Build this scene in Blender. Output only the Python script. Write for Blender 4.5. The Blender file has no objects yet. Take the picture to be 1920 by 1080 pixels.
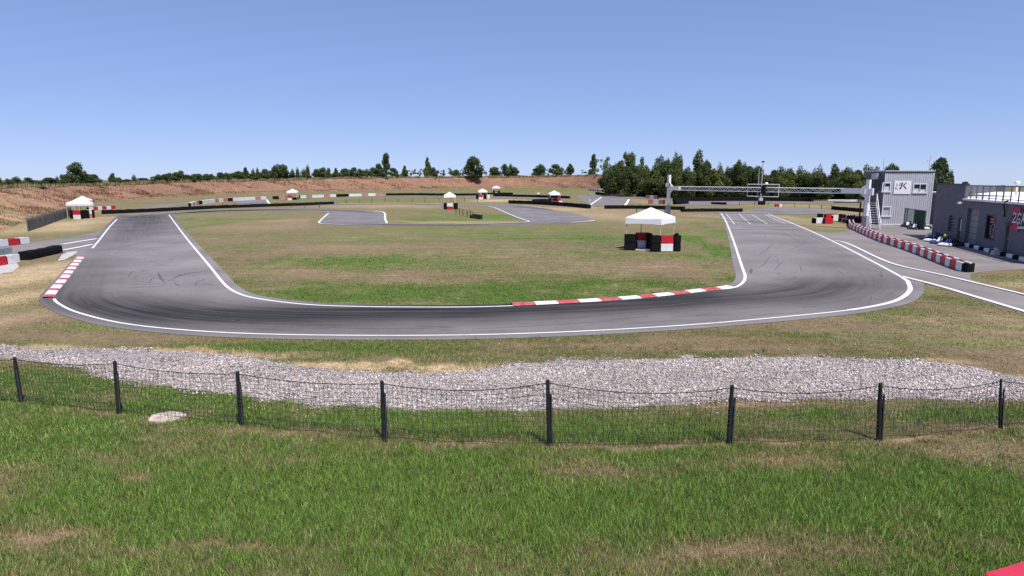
import bpy, bmesh, math, random
import numpy as np
from mathutils import Vector, Matrix
from mathutils.geometry import tessellate_polygon

random.seed(7)
RNG = np.random.default_rng(11)
SC = bpy.context.scene
COL = SC.collection
R = math.radians

# ------------------------------------------------------------------ camera
CAM_H, FPX, YH = 5.0, 1200.0, 337.0
PITCH = math.atan((540.0 - YH) / FPX)
CP, SP = math.cos(PITCH), math.sin(PITCH)
cam_d = bpy.data.cameras.new('camera')
cam = bpy.data.objects.new('camera', cam_d)
COL.objects.link(cam)
cam.location = (0, 0, CAM_H)
cam.rotation_euler = (R(90) - PITCH, 0, 0)
cam_d.sensor_width = 36.0
cam_d.lens = 36.0 * FPX / 1920.0
cam_d.clip_start = 0.1
cam_d.clip_end = 12000
SC.camera = cam


def ray(px, py):
    u, v = (px - 960.0) / FPX, (540.0 - py) / FPX
    return Vector((u, CP + v * SP, -SP + v * CP))


def g(px, py, z=0.0):
    """where the line of sight measured in the photograph meets the level z"""
    d = ray(px, py)
    t = (z - CAM_H) / d.z
    return Vector((d.x * t, d.y * t, z))


def at(px, py, Y):
    """the point of that line of sight at distance Y"""
    d = ray(px, py)
    t = Y / d.y
    return Vector((d.x * t, Y, CAM_H + d.z * t))


# ------------------------------------------------------------------ helpers
def tag(o, label=None, cat=None, group=None, kind=None):
    if label: o['label'] = label
    if cat: o['category'] = cat
    if group: o['group'] = group
    if kind: o['kind'] = kind
    return o


def thing(name, loc, label, cat, rz=0.0, group=None):
    o = bpy.data.objects.new(name, None)
    COL.objects.link(o)
    o.empty_display_size = 0.2
    o.location = loc
    o.rotation_euler = (0, 0, rz)
    return tag(o, label, cat, group)


def link(name, me, parent=None):
    o = bpy.data.objects.new(name, me)
    COL.objects.link(o)
    if parent is not None: o.parent = parent
    return o


def copy_tree(o, parent=None):
    c = o.copy(); COL.objects.link(c); c.parent = parent
    for ch in o.children: copy_tree(ch, c)
    return c


ONES = ['', 'first', 'second', 'third', 'fourth', 'fifth', 'sixth', 'seventh', 'eighth', 'ninth', 'tenth', 'eleventh', 'twelfth',
        'thirteenth', 'fourteenth', 'fifteenth', 'sixteenth', 'seventeenth', 'eighteenth', 'nineteenth']
TENS = {2: 'twent', 3: 'thirt', 4: 'fort', 5: 'fift', 6: 'sixt', 7: 'sevent', 8: 'eight', 9: 'ninet'}


def nth(n):
    if n < 20: return ONES[n]
    t, u = divmod(n, 10)
    return TENS[t] + ('ieth' if u == 0 else 'y-' + ONES[u])


class MB:
    """collects shapes and links them as ONE mesh object"""
    def __init__(s): s.v, s.f, s.m = [], [], []

    def add(s, vs, fs, m=0):
        b = len(s.v)
        s.v += [tuple(p) for p in vs]
        s.f += [tuple(i + b for i in f) for f in fs]
        s.m += [m] * len(fs)
        return s

    def box(s, c, size, rz=0.0, m=0, rx=0.0, ry=0.0):
        M = Matrix.Translation(c) @ Matrix.Rotation(rz, 4, 'Z') @ Matrix.Rotation(ry, 4, 'Y') @ Matrix.Rotation(rx, 4, 'X')
        hx, hy, hz = size[0] / 2, size[1] / 2, size[2] / 2
        vs = [M @ Vector((x, y, z)) for x in (-hx, hx) for y in (-hy, hy) for z in (-hz, hz)]
        return s.add(vs, [(0, 1, 3, 2), (4, 6, 7, 5), (0, 4, 5, 1), (2, 3, 7, 6), (0, 2, 6, 4), (1, 5, 7, 3)], m)

    def span(s, x0, x1, y0, y1, z0, z1, m=0):
        return s.box(((x0 + x1) / 2, (y0 + y1) / 2, (z0 + z1) / 2), (x1 - x0, y1 - y0, z1 - z0), 0, m)

    def quad(s, a, b, c, d, m=0): return s.add([a, b, c, d], [(0, 1, 2, 3)], m)

    def tube(s, pts, r, n=6, m=0, caps=True):
        pts = [Vector(p) for p in pts]
        rs = r if isinstance(r, (list, tuple)) else [r] * len(pts)
        vs, fs = [], []
        for i, p in enumerate(pts):
            d = (pts[min(i + 1, len(pts) - 1)] - pts[max(i - 1, 0)]).normalized()
            ref = Vector((0, 0, 1)) if abs(d.z) < 0.9 else Vector((1, 0, 0))
            a = d.cross(ref).normalized(); b = d.cross(a)
            for k in range(n):
                t = 2 * math.pi * k / n
                vs.append(p + (a * math.cos(t) + b * math.sin(t)) * rs[i])
        for i in range(len(pts) - 1):
            for k in range(n):
                k2 = (k + 1) % n
                fs.append((i * n + k, (i + 1) * n + k, (i + 1) * n + k2, i * n + k2))
        if caps:
            fs.append(tuple(range(n))); fs.append(tuple(reversed(range((len(pts) - 1) * n, len(pts) * n))))
        return s.add(vs, fs, m)

    def lathe(s, prof, n=16, m=0, M=None):
        vs, fs = [], []
        for (r, z) in prof:
            for k in range(n):
                t = 2 * math.pi * k / n
                p = Vector((r * math.cos(t), r * math.sin(t), z))
                vs.append(M @ p if M else p)
        for i in range(len(prof) - 1):
            for k in range(n):
                k2 = (k + 1) % n
                fs.append((i * n + k, i * n + k2, (i + 1) * n + k2, (i + 1) * n + k))
        return s.add(vs, fs, m)

    def poly(s, pts, m=0):
        tris = tessellate_polygon([[Vector((p[0], p[1], 0)) for p in pts]])
        fs = []
        for t in tris:
            a, b, c = [Vector(pts[i][:2]) for i in t]
            fs.append(tuple(t) if (b - a).cross(c - a) > 0 else tuple(reversed(t)))
        return s.add(pts, fs, m)

    def mesh(s, name, mats, smooth=False, bevel=0.0):
        me = bpy.data.meshes.new(name)
        me.from_pydata(s.v, [], s.f)
        for mt in (mats if isinstance(mats, (list, tuple)) else [mats]): me.materials.append(mt)
        me.polygons.foreach_set('material_index', s.m)
        if bevel > 0:
            bm = bmesh.new(); bm.from_mesh(me)
            bmesh.ops.recalc_face_normals(bm, faces=bm.faces)
            bmesh.ops.bevel(bm, geom=list(bm.edges), offset=bevel, segments=2, affect='EDGES', clamp_overlap=True)
            bm.to_mesh(me); bm.free()
        elif not smooth == 'flat_sheet':
            bm = bmesh.new(); bm.from_mesh(me)
            bmesh.ops.recalc_face_normals(bm, faces=bm.faces)
            bm.to_mesh(me); bm.free()
        if smooth is True: me.polygons.foreach_set('use_smooth', [True] * len(me.polygons))
        me.update()
        return me

    def build(s, name, mats, parent=None, smooth=False, bevel=0.0):
        return link(name, s.mesh(name, mats, smooth, bevel), parent)


def fast_mesh(name, V, F):
    """V (n,3) array, F (m,k) array of triangles or quads"""
    me = bpy.data.meshes.new(name)
    V = np.ascontiguousarray(V, dtype=np.float32); F = np.ascontiguousarray(F, dtype=np.int32)
    m, k = F.shape
    me.vertices.add(len(V)); me.vertices.foreach_set('co', V.ravel())
    me.loops.add(m * k); me.loops.foreach_set('vertex_index', F.ravel())
    me.polygons.add(m)
    me.polygons.foreach_set('loop_start', np.arange(0, m * k, k, dtype=np.int32))
    me.update(calc_edges=True)
    return me


def point_color(me, name, C):
    a = me.attributes.new(name, 'FLOAT_COLOR', 'POINT')
    C4 = np.ones((len(C), 4), dtype=np.float32); C4[:, :3] = C
    a.data.foreach_set('color', C4.ravel())


def point_float(me, name, A):
    a = me.attributes.new(name, 'FLOAT', 'POINT')
    a.data.foreach_set('value', np.ascontiguousarray(A, dtype=np.float32))


# numpy value noise
def vnoise(x, y, seed=0):
    xi, yi = np.floor(x).astype(np.int64), np.floor(y).astype(np.int64)
    fx, fy = x - xi, y - yi
    fx = fx * fx * (3 - 2 * fx); fy = fy * fy * (3 - 2 * fy)

    def h(a, b):
        n = (a * 374761393 + b * 668265263 + seed * 1442695041) & 0x7fffffff
        n = ((n ^ (n >> 13)) * 1274126177) & 0x7fffffff
        n = (n ^ (n >> 16)) & 0xffff
        return n / 65535.0
    a, b, c, d = h(xi, yi), h(xi + 1, yi), h(xi, yi + 1), h(xi + 1, yi + 1)
    return (a * (1 - fx) + b * fx) * (1 - fy) + (c * (1 - fx) + d * fx) * fy


def fbm(x, y, seed=0, oct=4, gain=0.5):
    s, a, t = 0.0, 1.0, 0.0
    for i in range(oct):
        s = s + a * vnoise(x * 2 ** i + 17.3 * i, y * 2 ** i - 9.1 * i, seed + i); t += a; a *= gain
    return s / t


def inside(x, y, poly):
    r = np.zeros(x.shape, dtype=bool)
    n = len(poly)
    for i in range(n):
        x0, y0 = poly[i][0], poly[i][1]; x1, y1 = poly[(i + 1) % n][0], poly[(i + 1) % n][1]
        if y0 == y1: continue
        c = ((y0 > y) != (y1 > y)) & (x < (x1 - x0) * (y - y0) / (y1 - y0) + x0)
        r ^= c
    return r


def smooth_path(pts, step):
    """Catmull-Rom through points, resampled to equal steps"""
    P = [Vector(p) for p in pts]
    out = []
    for i in range(len(P) - 1):
        p0, p1, p2, p3 = P[max(i - 1, 0)], P[i], P[i + 1], P[min(i + 2, len(P) - 1)]
        n = max(2, int((p2 - p1).length / (step * 0.5)))
        for k in range(n):
            t = k / n
            out.append(0.5 * ((2 * p1) + (p2 - p0) * t + (2 * p0 - 5 * p1 + 4 * p2 - p3) * t * t + (3 * p1 - p0 - 3 * p2 + p3) * t ** 3))
    out.append(P[-1])
    return resample(out, step)


def resample(P, step):
    out, acc = [P[0].copy()], 0.0
    for a, b in zip(P[:-1], P[1:]):
        L = (b - a).length
        if L == 0: continue
        d = step - acc
        while d <= L:
            out.append(a.lerp(b, d / L)); d += step
        acc = (acc + L) % step
    return out


# ------------------------------------------------------------------ materials
def mat(name, col, rough=0.8, metal=0.0, noise=0.0, nscale=3.0, spec=0.3, stretch=None, bump=0.0, col2=None):
    m = bpy.data.materials.new(name); m.use_nodes = True
    nt = m.node_tree; b = nt.nodes['Principled BSDF']
    b.inputs['Roughness'].default_value = rough
    b.inputs['Metallic'].default_value = metal
    b.inputs['Specular IOR Level'].default_value = spec
    c = (col[0], col[1], col[2], 1)
    b.inputs['Base Color'].default_value = c
    if noise > 0 or col2:
        tc = nt.nodes.new('ShaderNodeTexCoord')
        mp = nt.nodes.new('ShaderNodeMapping')
        if stretch: mp.inputs['Scale'].default_value = stretch
        nt.links.new(tc.outputs['Object'], mp.inputs['Vector'])
        n = nt.nodes.new('ShaderNodeTexNoise')
        n.inputs['Scale'].default_value = nscale; n.inputs['Detail'].default_value = 6; n.inputs['Roughness'].default_value = 0.65
        nt.links.new(mp.outputs['Vector'], n.inputs['Vector'])
        rp = nt.nodes.new('ShaderNodeValToRGB')
        rp.color_ramp.elements[0].position = 0.3; rp.color_ramp.elements[1].position = 0.7
        if col2:
            lo, hi = c, (col2[0], col2[1], col2[2], 1)
        else:
            lo = tuple(max(0, v * (1 - noise)) for v in col[:3]) + (1,); hi = tuple(min(1, v * (1 + noise)) for v in col[:3]) + (1,)
        rp.color_ramp.elements[0].color = lo; rp.color_ramp.elements[1].color = hi
        nt.links.new(n.outputs['Fac'], rp.inputs['Fac'])
        nt.links.new(rp.outputs['Color'], b.inputs['Base Color'])
        if bump > 0:
            bp = nt.nodes.new('ShaderNodeBump'); bp.inputs['Strength'].default_value = bump; bp.inputs['Distance'].default_value = 0.03
            nt.links.new(n.outputs['Fac'], bp.inputs['Height']); nt.links.new(bp.outputs['Normal'], b.inputs['Normal'])
    return m


def node(nt, typ, **kw):
    n = nt.nodes.new(typ)
    for k, v in kw.items():
        if k in n.inputs: n.inputs[k].default_value = v
        else: setattr(n, k, v)
    return n


def ground_material(name, lo=0.55, hi=1.5, fine=14.0, bumpd=0.04):
    """colour from the mesh's own field of grass, straw and soil, broken up by fine procedural noise"""
    m = bpy.data.materials.new(name); m.use_nodes = True
    nt = m.node_tree; b = nt.nodes['Principled BSDF']; L = nt.links.new
    b.inputs['Roughness'].default_value = 0.95; b.inputs['Specular IOR Level'].default_value = 0.1
    at_ = node(nt, 'ShaderNodeAttribute', attribute_name='col')
    tc = node(nt, 'ShaderNodeTexCoord')
    n1 = node(nt, 'ShaderNodeTexNoise', Scale=fine, Detail=8.0, Roughness=0.75)
    n2 = node(nt, 'ShaderNodeTexNoise', Scale=fine / 6, Detail=5.0, Roughness=0.7)
    L(tc.outputs['Object'], n1.inputs['Vector']); L(tc.outputs['Object'], n2.inputs['Vector'])
    add = node(nt, 'ShaderNodeMath', operation='MULTIPLY_ADD'); add.inputs[1].default_value = 0.55
    L(n1.outputs['Fac'], add.inputs[0])
    m2 = node(nt, 'ShaderNodeMath', operation='MULTIPLY'); m2.inputs[1].default_value = 0.45
    L(n2.outputs['Fac'], m2.inputs[0]); L(m2.outputs[0], add.inputs[2])
    mr = node(nt, 'ShaderNodeMapRange'); mr.inputs['From Min'].default_value = 0.33; mr.inputs['From Max'].default_value = 0.67
    mr.inputs['To Min'].default_value = lo; mr.inputs['To Max'].default_value = hi
    L(add.outputs[0], mr.inputs['Value'])
    mx = node(nt, 'ShaderNodeMix', data_type='RGBA', blend_type='MULTIPLY'); mx.inputs['Factor'].default_value = 1.0
    L(at_.outputs['Color'], mx.inputs[6]); L(mr.outputs['Result'], mx.inputs[7])
    L(mx.outputs[2], b.inputs['Base Color'])
    bp = node(nt, 'ShaderNodeBump', Strength=0.6, Distance=bumpd)
    L(add.outputs[0], bp.inputs['Height']); L(bp.outputs['Normal'], b.inputs['Normal'])
    return m


def asphalt_material(name, base=(0.222, 0.198, 0.194), rub=True):
    m = bpy.data.materials.new(name); m.use_nodes = True
    nt = m.node_tree; b = nt.nodes['Principled BSDF']; L = nt.links.new
    b.inputs['Roughness'].default_value = 0.85; b.inputs['Specular IOR Level'].default_value = 0.2
    tc = node(nt, 'ShaderNodeTexCoord')
    big = node(nt, 'ShaderNodeTexNoise', Scale=0.22, Detail=5.0, Roughness=0.6)
    fin = node(nt, 'ShaderNodeTexNoise', Scale=22.0, Detail=6.0, Roughness=0.8)
    L(tc.outputs['Object'], big.inputs['Vector']); L(tc.outputs['Object'], fin.inputs['Vector'])
    r1 = node(nt, 'ShaderNodeMapRange'); r1.inputs['From Min'].default_value = 0.3; r1.inputs['From Max'].default_value = 0.7
    r1.inputs['To Min'].default_value = 0.76; r1.inputs['To Max'].default_value = 1.16
    L(big.outputs['Fac'], r1.inputs['Value'])
    r2 = node(nt, 'ShaderNodeMapRange'); r2.inputs['From Min'].default_value = 0.3; r2.inputs['From Max'].default_value = 0.7
    r2.inputs['To Min'].default_value = 0.8; r2.inputs['To Max'].default_value = 1.2
    L(fin.outputs['Fac'], r2.inputs['Value'])
    mu = node(nt, 'ShaderNodeMath', operation='MULTIPLY'); L(r1.outputs[0], mu.inputs[0]); L(r2.outputs[0], mu.inputs[1])
    out = mu.outputs[0]
    if rub:
        ru = node(nt, 'ShaderNodeAttribute', attribute_name='rubber')
        uv = node(nt, 'ShaderNodeAttribute', attribute_name='lane')
        mp = node(nt, 'ShaderNodeMapping'); mp.inputs['Scale'].default_value = (0.06, 2.6, 1)
        L(uv.outputs['Vector'], mp.inputs['Vector'])
        st = node(nt, 'ShaderNodeTexNoise', Scale=1.0, Detail=7.0, Roughness=0.7); L(mp.outputs['Vector'], st.inputs['Vector'])
        r3 = node(nt, 'ShaderNodeMapRange'); r3.inputs['From Min'].default_value = 0.32; r3.inputs['From Max'].default_value = 0.68
        r3.inputs['To Min'].default_value = 0.74; r3.inputs['To Max'].default_value = 1.2
        L(st.outputs['Fac'], r3.inputs['Value'])
        k = node(nt, 'ShaderNodeMath', operation='MULTIPLY'); L(ru.outputs['Fac'], k.inputs[0]); L(r3.outputs[0], k.inputs[1])
        k2 = node(nt, 'ShaderNodeMath', operation='SUBTRACT', use_clamp=True); k2.inputs[0].default_value = 1.0; L(k.outputs[0], k2.inputs[1])
        k3 = node(nt, 'ShaderNodeMath', operation='MULTIPLY'); L(k2.outputs[0], k3.inputs[0]); L(out, k3.inputs[1])
        out = k3.outputs[0]
    mx = node(nt, 'ShaderNodeMix', data_type='RGBA', blend_type='MULTIPLY'); mx.inputs['Factor'].default_value = 1.0
    mx.inputs[6].default_value = (*base, 1); L(out, mx.inputs[7]); L(mx.outputs[2], b.inputs['Base Color'])
    bp = node(nt, 'ShaderNodeBump', Strength=0.25, Distance=0.01); L(fin.outputs['Fac'], bp.inputs['Height']); L(bp.outputs['Normal'], b.inputs['Normal'])
    return m


def leaf_material(name, trans=0.3):
    m = bpy.data.materials.new(name); m.use_nodes = True
    nt = m.node_tree; b = nt.nodes['Principled BSDF']; L = nt.links.new
    out = nt.nodes['Material Output']
    b.inputs['Roughness'].default_value = 0.6; b.inputs['Specular IOR Level'].default_value = 0.15
    a = node(nt, 'ShaderNodeAttribute', attribute_name='col')
    L(a.outputs['Color'], b.inputs['Base Color'])
    t = node(nt, 'ShaderNodeBsdfTranslucent'); L(a.outputs['Color'], t.inputs['Color'])
    mx = node(nt, 'ShaderNodeMixShader'); mx.inputs['Fac'].default_value = trans
    L(b.outputs[0], mx.inputs[1]); L(t.outputs[0], mx.inputs[2]); L(mx.outputs[0], out.inputs['Surface'])
    return m


def worn_paint(name, col, under, amount=0.45, scale=5.0):
    return mat(name, under, 0.8, col2=col, nscale=scale, noise=0.1) if False else _worn(name, col, under, amount, scale)


def _worn(name, col, under, amount, scale):
    m = mat(name, col, 0.75)
    nt = m.node_tree; b = nt.nodes['Principled BSDF']; L = nt.links.new
    tc = node(nt, 'ShaderNodeTexCoord'); n = node(nt, 'ShaderNodeTexNoise', Scale=scale, Detail=8.0, Roughness=0.75)
    L(tc.outputs['Object'], n.inputs['Vector'])
    rp = node(nt, 'ShaderNodeValToRGB')
    rp.color_ramp.elements[0].position = amount - 0.12; rp.color_ramp.elements[1].position = amount + 0.1
    rp.color_ramp.elements[0].color = (*under, 1); rp.color_ramp.elements[1].color = (*col, 1)
    L(n.outputs['Fac'], rp.inputs['Fac']); L(rp.outputs['Color'], b.inputs['Base Color'])
    return m


M = {}
M['ground'] = ground_material('dry_grass_ground')
M['bank'] = ground_material('red_earth_bank', 0.72, 1.32, 1.6, 0.16)
M['asphalt'] = asphalt_material('worn_asphalt')
M['apron'] = asphalt_material('pit_asphalt', (0.225, 0.196, 0.188), rub=False)
M['far_asphalt'] = asphalt_material('distant_asphalt', (0.2, 0.18, 0.178), rub=False)
M['line'] = _worn('white_line_paint', (0.74, 0.72, 0.71), (0.5, 0.48, 0.47), 0.38, 2.2)
M['thin_line'] = _worn('faded_line_paint', (0.6, 0.58, 0.58), (0.24, 0.22, 0.23), 0.45, 5.0)
M['kerb_white'] = _worn('kerb_white_paint', (0.76, 0.73, 0.72), (0.42, 0.36, 0.36), 0.42, 6.0)
M['kerb_red'] = _worn('kerb_red_paint', (0.45, 0.04, 0.055), (0.42, 0.19, 0.19), 0.47, 6.0)
M['skid'] = mat('tyre_rubber_mark', (0.105, 0.098, 0.1), 0.8, noise=0.4, nscale=6)
M['rub_band'] = mat('rubbered_asphalt', (0.115, 0.108, 0.115), 0.8, noise=0.25, nscale=0.8)
M['joint'] = mat('tar_joint', (0.07, 0.065, 0.07), 0.7)
M['red'] = mat('red_plastic', (0.5, 0.018, 0.03), 0.5, noise=0.22, nscale=4)
M['pink'] = mat('sun_bleached_red_plastic', (0.55, 0.2, 0.2), 0.7, noise=0.2, nscale=1.5)
M['white'] = mat('white_plastic', (0.76, 0.75, 0.74), 0.55, noise=0.12, nscale=3)
M['black'] = mat('black_rubber', (0.008, 0.008, 0.009), 0.85, noise=0.5, nscale=5, spec=0.12)
M['tyre'] = mat('tyre_barrier_cover', (0.008, 0.008, 0.009), 0.85, noise=0.6, nscale=2.5, bump=0.5, spec=0.12)
M['tarp'] = mat('grey_green_tarpaulin', (0.34, 0.37, 0.35), 0.7, noise=0.15, nscale=2)
M['canopy'] = mat('white_canopy_cloth', (0.83, 0.83, 0.83), 0.8, noise=0.04, nscale=2)
M['leg'] = mat('pale_gazebo_pole', (0.62, 0.5, 0.38), 0.5, noise=0.1)
M['post'] = mat('black_plastic_post', (0.02, 0.02, 0.022), 0.6, noise=0.5, nscale=9)
M['strip'] = mat('grey_metal_strip', (0.11, 0.115, 0.13), 0.5, noise=0.4, nscale=8)
M['wire'] = mat('dark_fence_net', (0.03, 0.03, 0.028), 0.8)
M['concrete'] = mat('pale_concrete', (0.48, 0.44, 0.42), 0.9, noise=0.25, nscale=4, bump=0.3)
M['concrete_grey'] = mat('grey_concrete', (0.33, 0.33, 0.35), 0.9, noise=0.15, nscale=3)
M['gantry'] = mat('pale_painted_steel', (0.82, 0.8, 0.79), 0.5, noise=0.08, nscale=2)
M['steel'] = mat('galvanised_steel', (0.5, 0.5, 0.5), 0.45, 0.3, noise=0.15)
M['clad'] = mat('grey_corrugated_cladding', (0.45, 0.45, 0.49), 0.55, noise=0.09, nscale=0.9, stretch=(4, 4, 0.5))
M['clad_dark_shade'] = mat('dark_and_shaded_cladding', (0.1, 0.1, 0.115), 0.55, noise=0.15, nscale=1.0)
M['render'] = mat('dark_grey_render', (0.142, 0.142, 0.156), 0.85, noise=0.07, nscale=0.5)
M['door'] = mat('grey_metal_door', (0.27, 0.265, 0.26), 0.6, noise=0.12, nscale=1.2)
M['dark'] = mat('dark_frame', (0.025, 0.025, 0.03), 0.5, noise=0.2)
M['glass'] = mat('dark_window_glass', (0.03, 0.035, 0.045), 0.08, spec=0.8)
M['blind'] = mat('pale_window_blind', (0.55, 0.56, 0.6), 0.7, noise=0.08)
M['roof'] = mat('white_roof_membrane', (0.85, 0.84, 0.83), 0.7, noise=0.05, nscale=1)
M['frame_white'] = mat('white_window_frame', (0.68, 0.68, 0.7), 0.5, noise=0.06)
M['sign'] = mat('white_sign_board', (0.8, 0.79, 0.79), 0.5, noise=0.03)
M['maroon'] = mat('dark_red_lettering', (0.16, 0.012, 0.03), 0.6)
M['ink'] = mat('black_lettering', (0.02, 0.02, 0.025), 0.6)
M['banner'] = mat('dark_banner', (0.05, 0.02, 0.03), 0.6, noise=0.5, nscale=1.5)
M['banner_red'] = mat('crimson_banner', (0.42, 0.04, 0.09), 0.6, noise=0.35, nscale=2)
M['green'] = mat('dark_green_metal', (0.03, 0.075, 0.05), 0.5, noise=0.3)
M['kart_blue'] = mat('kart_blue_plastic', (0.04, 0.055, 0.19), 0.35, noise=0.2)
M['kart_white'] = mat('kart_white_plastic', (0.72, 0.74, 0.78), 0.35, noise=0.12)
M['kart_red'] = mat('kart_red_plastic', (0.62, 0.03, 0.06), 0.35, noise=0.1)
M['yellow'] = mat('yellow_plastic', (0.75, 0.6, 0.12), 0.4, noise=0.1)
M['rubber'] = mat('tyre_rubber', (0.016, 0.016, 0.018), 0.7, noise=0.3)
M['stone'] = mat('pale_gravel_stone', (0.5, 0.465, 0.465), 0.9)
M['bark'] = mat('grey_brown_bark', (0.11, 0.085, 0.06), 0.9, noise=0.3, nscale=3, bump=0.4)
M['leaf'] = leaf_material('tree_leaf', 0.25)
M['blade'] = leaf_material('grass_blade', 0.3)
M['slat'] = mat('weathered_wood_slat', (0.13, 0.125, 0.115), 0.9, noise=0.4, nscale=2)

# stones differ in tone one by one
_nt = M['stone'].node_tree
_a = node(_nt, 'ShaderNodeAttribute', attribute_name='col'); _nt.links.new(_a.outputs['Color'], _nt.nodes['Principled BSDF'].inputs['Base Color'])

# ------------------------------------------------------------------ plan of the ground (measured from the photograph, turned into metres)
PAIRS = [((228, 403), (317, 403)), ((207, 424), (333, 425)), ((185, 452), (352, 450)), ((155, 487), (377, 480)), ((128, 523), (400, 508)),
         ((108, 548), (415, 527)), ((102, 561), (428, 540)), ((115, 573), (445, 550)), ((150, 588), (470, 558)), ((230, 607), (520, 566)),
         ((350, 620), (580, 572)), ((500, 627.5), (650, 575)), ((700, 630), (760, 576.5)), ((900, 628.5), (900, 576)), ((1100, 621.5), (1050, 570)),
         ((1300, 609.5), (1200, 560)), ((1480, 594), (1320, 547)), ((1600, 581), (1375, 540)), ((1675, 566), (1393, 530)), ((1704, 548), (1397, 519)),
         ((1704, 533), (1394, 508)), ((1690, 520), (1390, 497)), ((1625, 485), (1378, 460)), ((1560, 452), (1368, 432)), ((1500, 425), (1360, 413)),
         ((1440, 401.5), (1352, 400))]


def spline(pts, n):
    """n samples per span, Catmull-Rom"""
    P = [Vector(p) for p in pts]; out = []
    for i in range(len(P) - 1):
        p0, p1, p2, p3 = P[max(i - 1, 0)], P[i], P[i + 1], P[min(i + 2, len(P) - 1)]
        for k in range(n):
            t = k / n
            out.append(0.5 * ((2 * p1) + (p2 - p0) * t + (2 * p0 - 5 * p1 + 4 * p2 - p3) * t * t + (3 * p1 - p0 - 3 * p2 + p3) * t ** 3))
    out.append(P[-1]); return out


NSP = 12
OUT = spline([g(*a) for a, b in PAIRS], NSP)
INN = spline([g(*b) for a, b in PAIRS], NSP)
OUTX = [o + (o - i).normalized() * 0.55 for o, i in zip(OUT, INN)]
INNX = [i + (i - o).normalized() * 0.5 for o, i in zip(OUT, INN)]
TRACK_POLY = OUTX + list(reversed(INNX))

GRAVEL_PX = [(-150, 640), (0, 650), (60, 655), (180, 655), (300, 658), (480, 672), (560, 688), (700, 698), (800, 700), (900, 695), (960, 682), (1100, 676),
             (1300, 672), (1500, 670), (1700, 675), (1800, 685), (1880, 703), (1960, 716), (2060, 730),
             (2060, 744), (1920, 746), (1850, 748), (1600, 748), (1500, 748), (1400, 747), (1300, 758), (1150, 765), (1050, 772), (800, 773), (700, 765),
             (560, 757), (470, 745), (400, 735), (300, 722), (180, 706), (150, 688), (0, 670), (-150, 662)]
GRAVEL = [g(*p) for p in GRAVEL_PX]

APRON_PX = [(1441, 401), (1480, 414), (1525, 434), (1560, 437), (1592, 434), (1602, 428), (1600, 418), (1640, 414), (1700, 418), (1790, 425),
            (1860, 455), (1935, 490), (2200, 560), (2100, 540), (1920, 505), (1850, 509), (1818, 514), (1822, 524), (1850, 534), (1920, 555), (2100, 607),
            (2100, 640), (1920, 588), (1800, 552), (1732, 531), (1732, 545), (1700, 563), (1690, 540), (1690, 519), (1560, 450)]
APRON = [g(*p) for p in APRON_PX]
ROAD_L_PX = [(-80, 480), (0, 463), (60, 454), (120, 447), (180, 436), (212, 420), (205, 432), (160, 486), (150, 480), (118, 474), (40, 486), (-80, 510)]
ROAD_L = [g(*p) for p in ROAD_L_PX]
P1 = [g(*p) for p in [(226, 404), (300, 399.3), (400, 394.2), (500, 391.6), (600, 391.6), (660, 393), (700, 395), (721, 398), (722, 406), (727, 419.5),
                      (726, 423.5), (660, 422.5), (610, 420.5), (597, 419), (600, 414), (616, 400.5), (600, 397.7), (560, 396.6), (500, 396.5), (400, 398), (317, 403.2)]]
P2 = [g(*p) for p in [(720, 420.2), (860, 420.6), (980, 417.2), (1000, 415), (1000, 421.2), (900, 423.5), (720, 424)]]
P3 = [g(*p) for p in [(900, 384.2), (940, 383), (980, 385), (1010, 389), (1060, 397), (1100, 406), (1118, 412.5), (1112, 415.5), (1080, 418), (1000, 421.2),
                      (985, 418), (992, 415.5), (955, 402), (925, 389), (900, 386.8)]]
P4 = [g(*p) for p in [(600, 383.2), (640, 382), (760, 380.5), (900, 383.9), (901, 387), (760, 382.4), (640, 383.8), (600, 385)]]
FAR_ROADS = [
    [(236, 393.5), (300, 384), (360, 379), (430, 375), (500, 372.6), (560, 371), (560, 372.5), (500, 374.4), (430, 377.5), (340, 384), (300, 391)],
    [(441, 376.5), (470, 374.6), (500, 374), (507, 383), (470, 384), (450, 384)],
    [(560, 370), (640, 366.5), (760, 364.5), (900, 366.5), (960, 368.5), (1060, 372.5), (1060, 374.5), (960, 371), (900, 369.2), (760, 367.5), (640, 369), (560, 372.4)],
    [(1080, 366), (1128, 369.5), (1181, 373), (1178, 380), (1171, 386.5), (1104, 386.5)],
    [(1255, 381), (1290, 377.5), (1420, 377.5), (1560, 380), (1640, 381), (1640, 383), (1560, 381.7), (1420, 381), (1370, 384), (1300, 386)],
    [(1380, 392.5), (1440, 389.5), (1500, 389), (1550, 393), (1575, 397.5), (1560, 401), (1500, 402), (1452, 402.3), (1440, 401), (1340, 399.4), (1340, 397.6), (1470, 397.5)],
    [(1100, 362.5), (1130, 362), (1300, 371), (1300, 373), (1180, 372), (1110, 368)],
]
FAR_ROADS = [[g(*p) for p in q] for q in FAR_ROADS]

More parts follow.
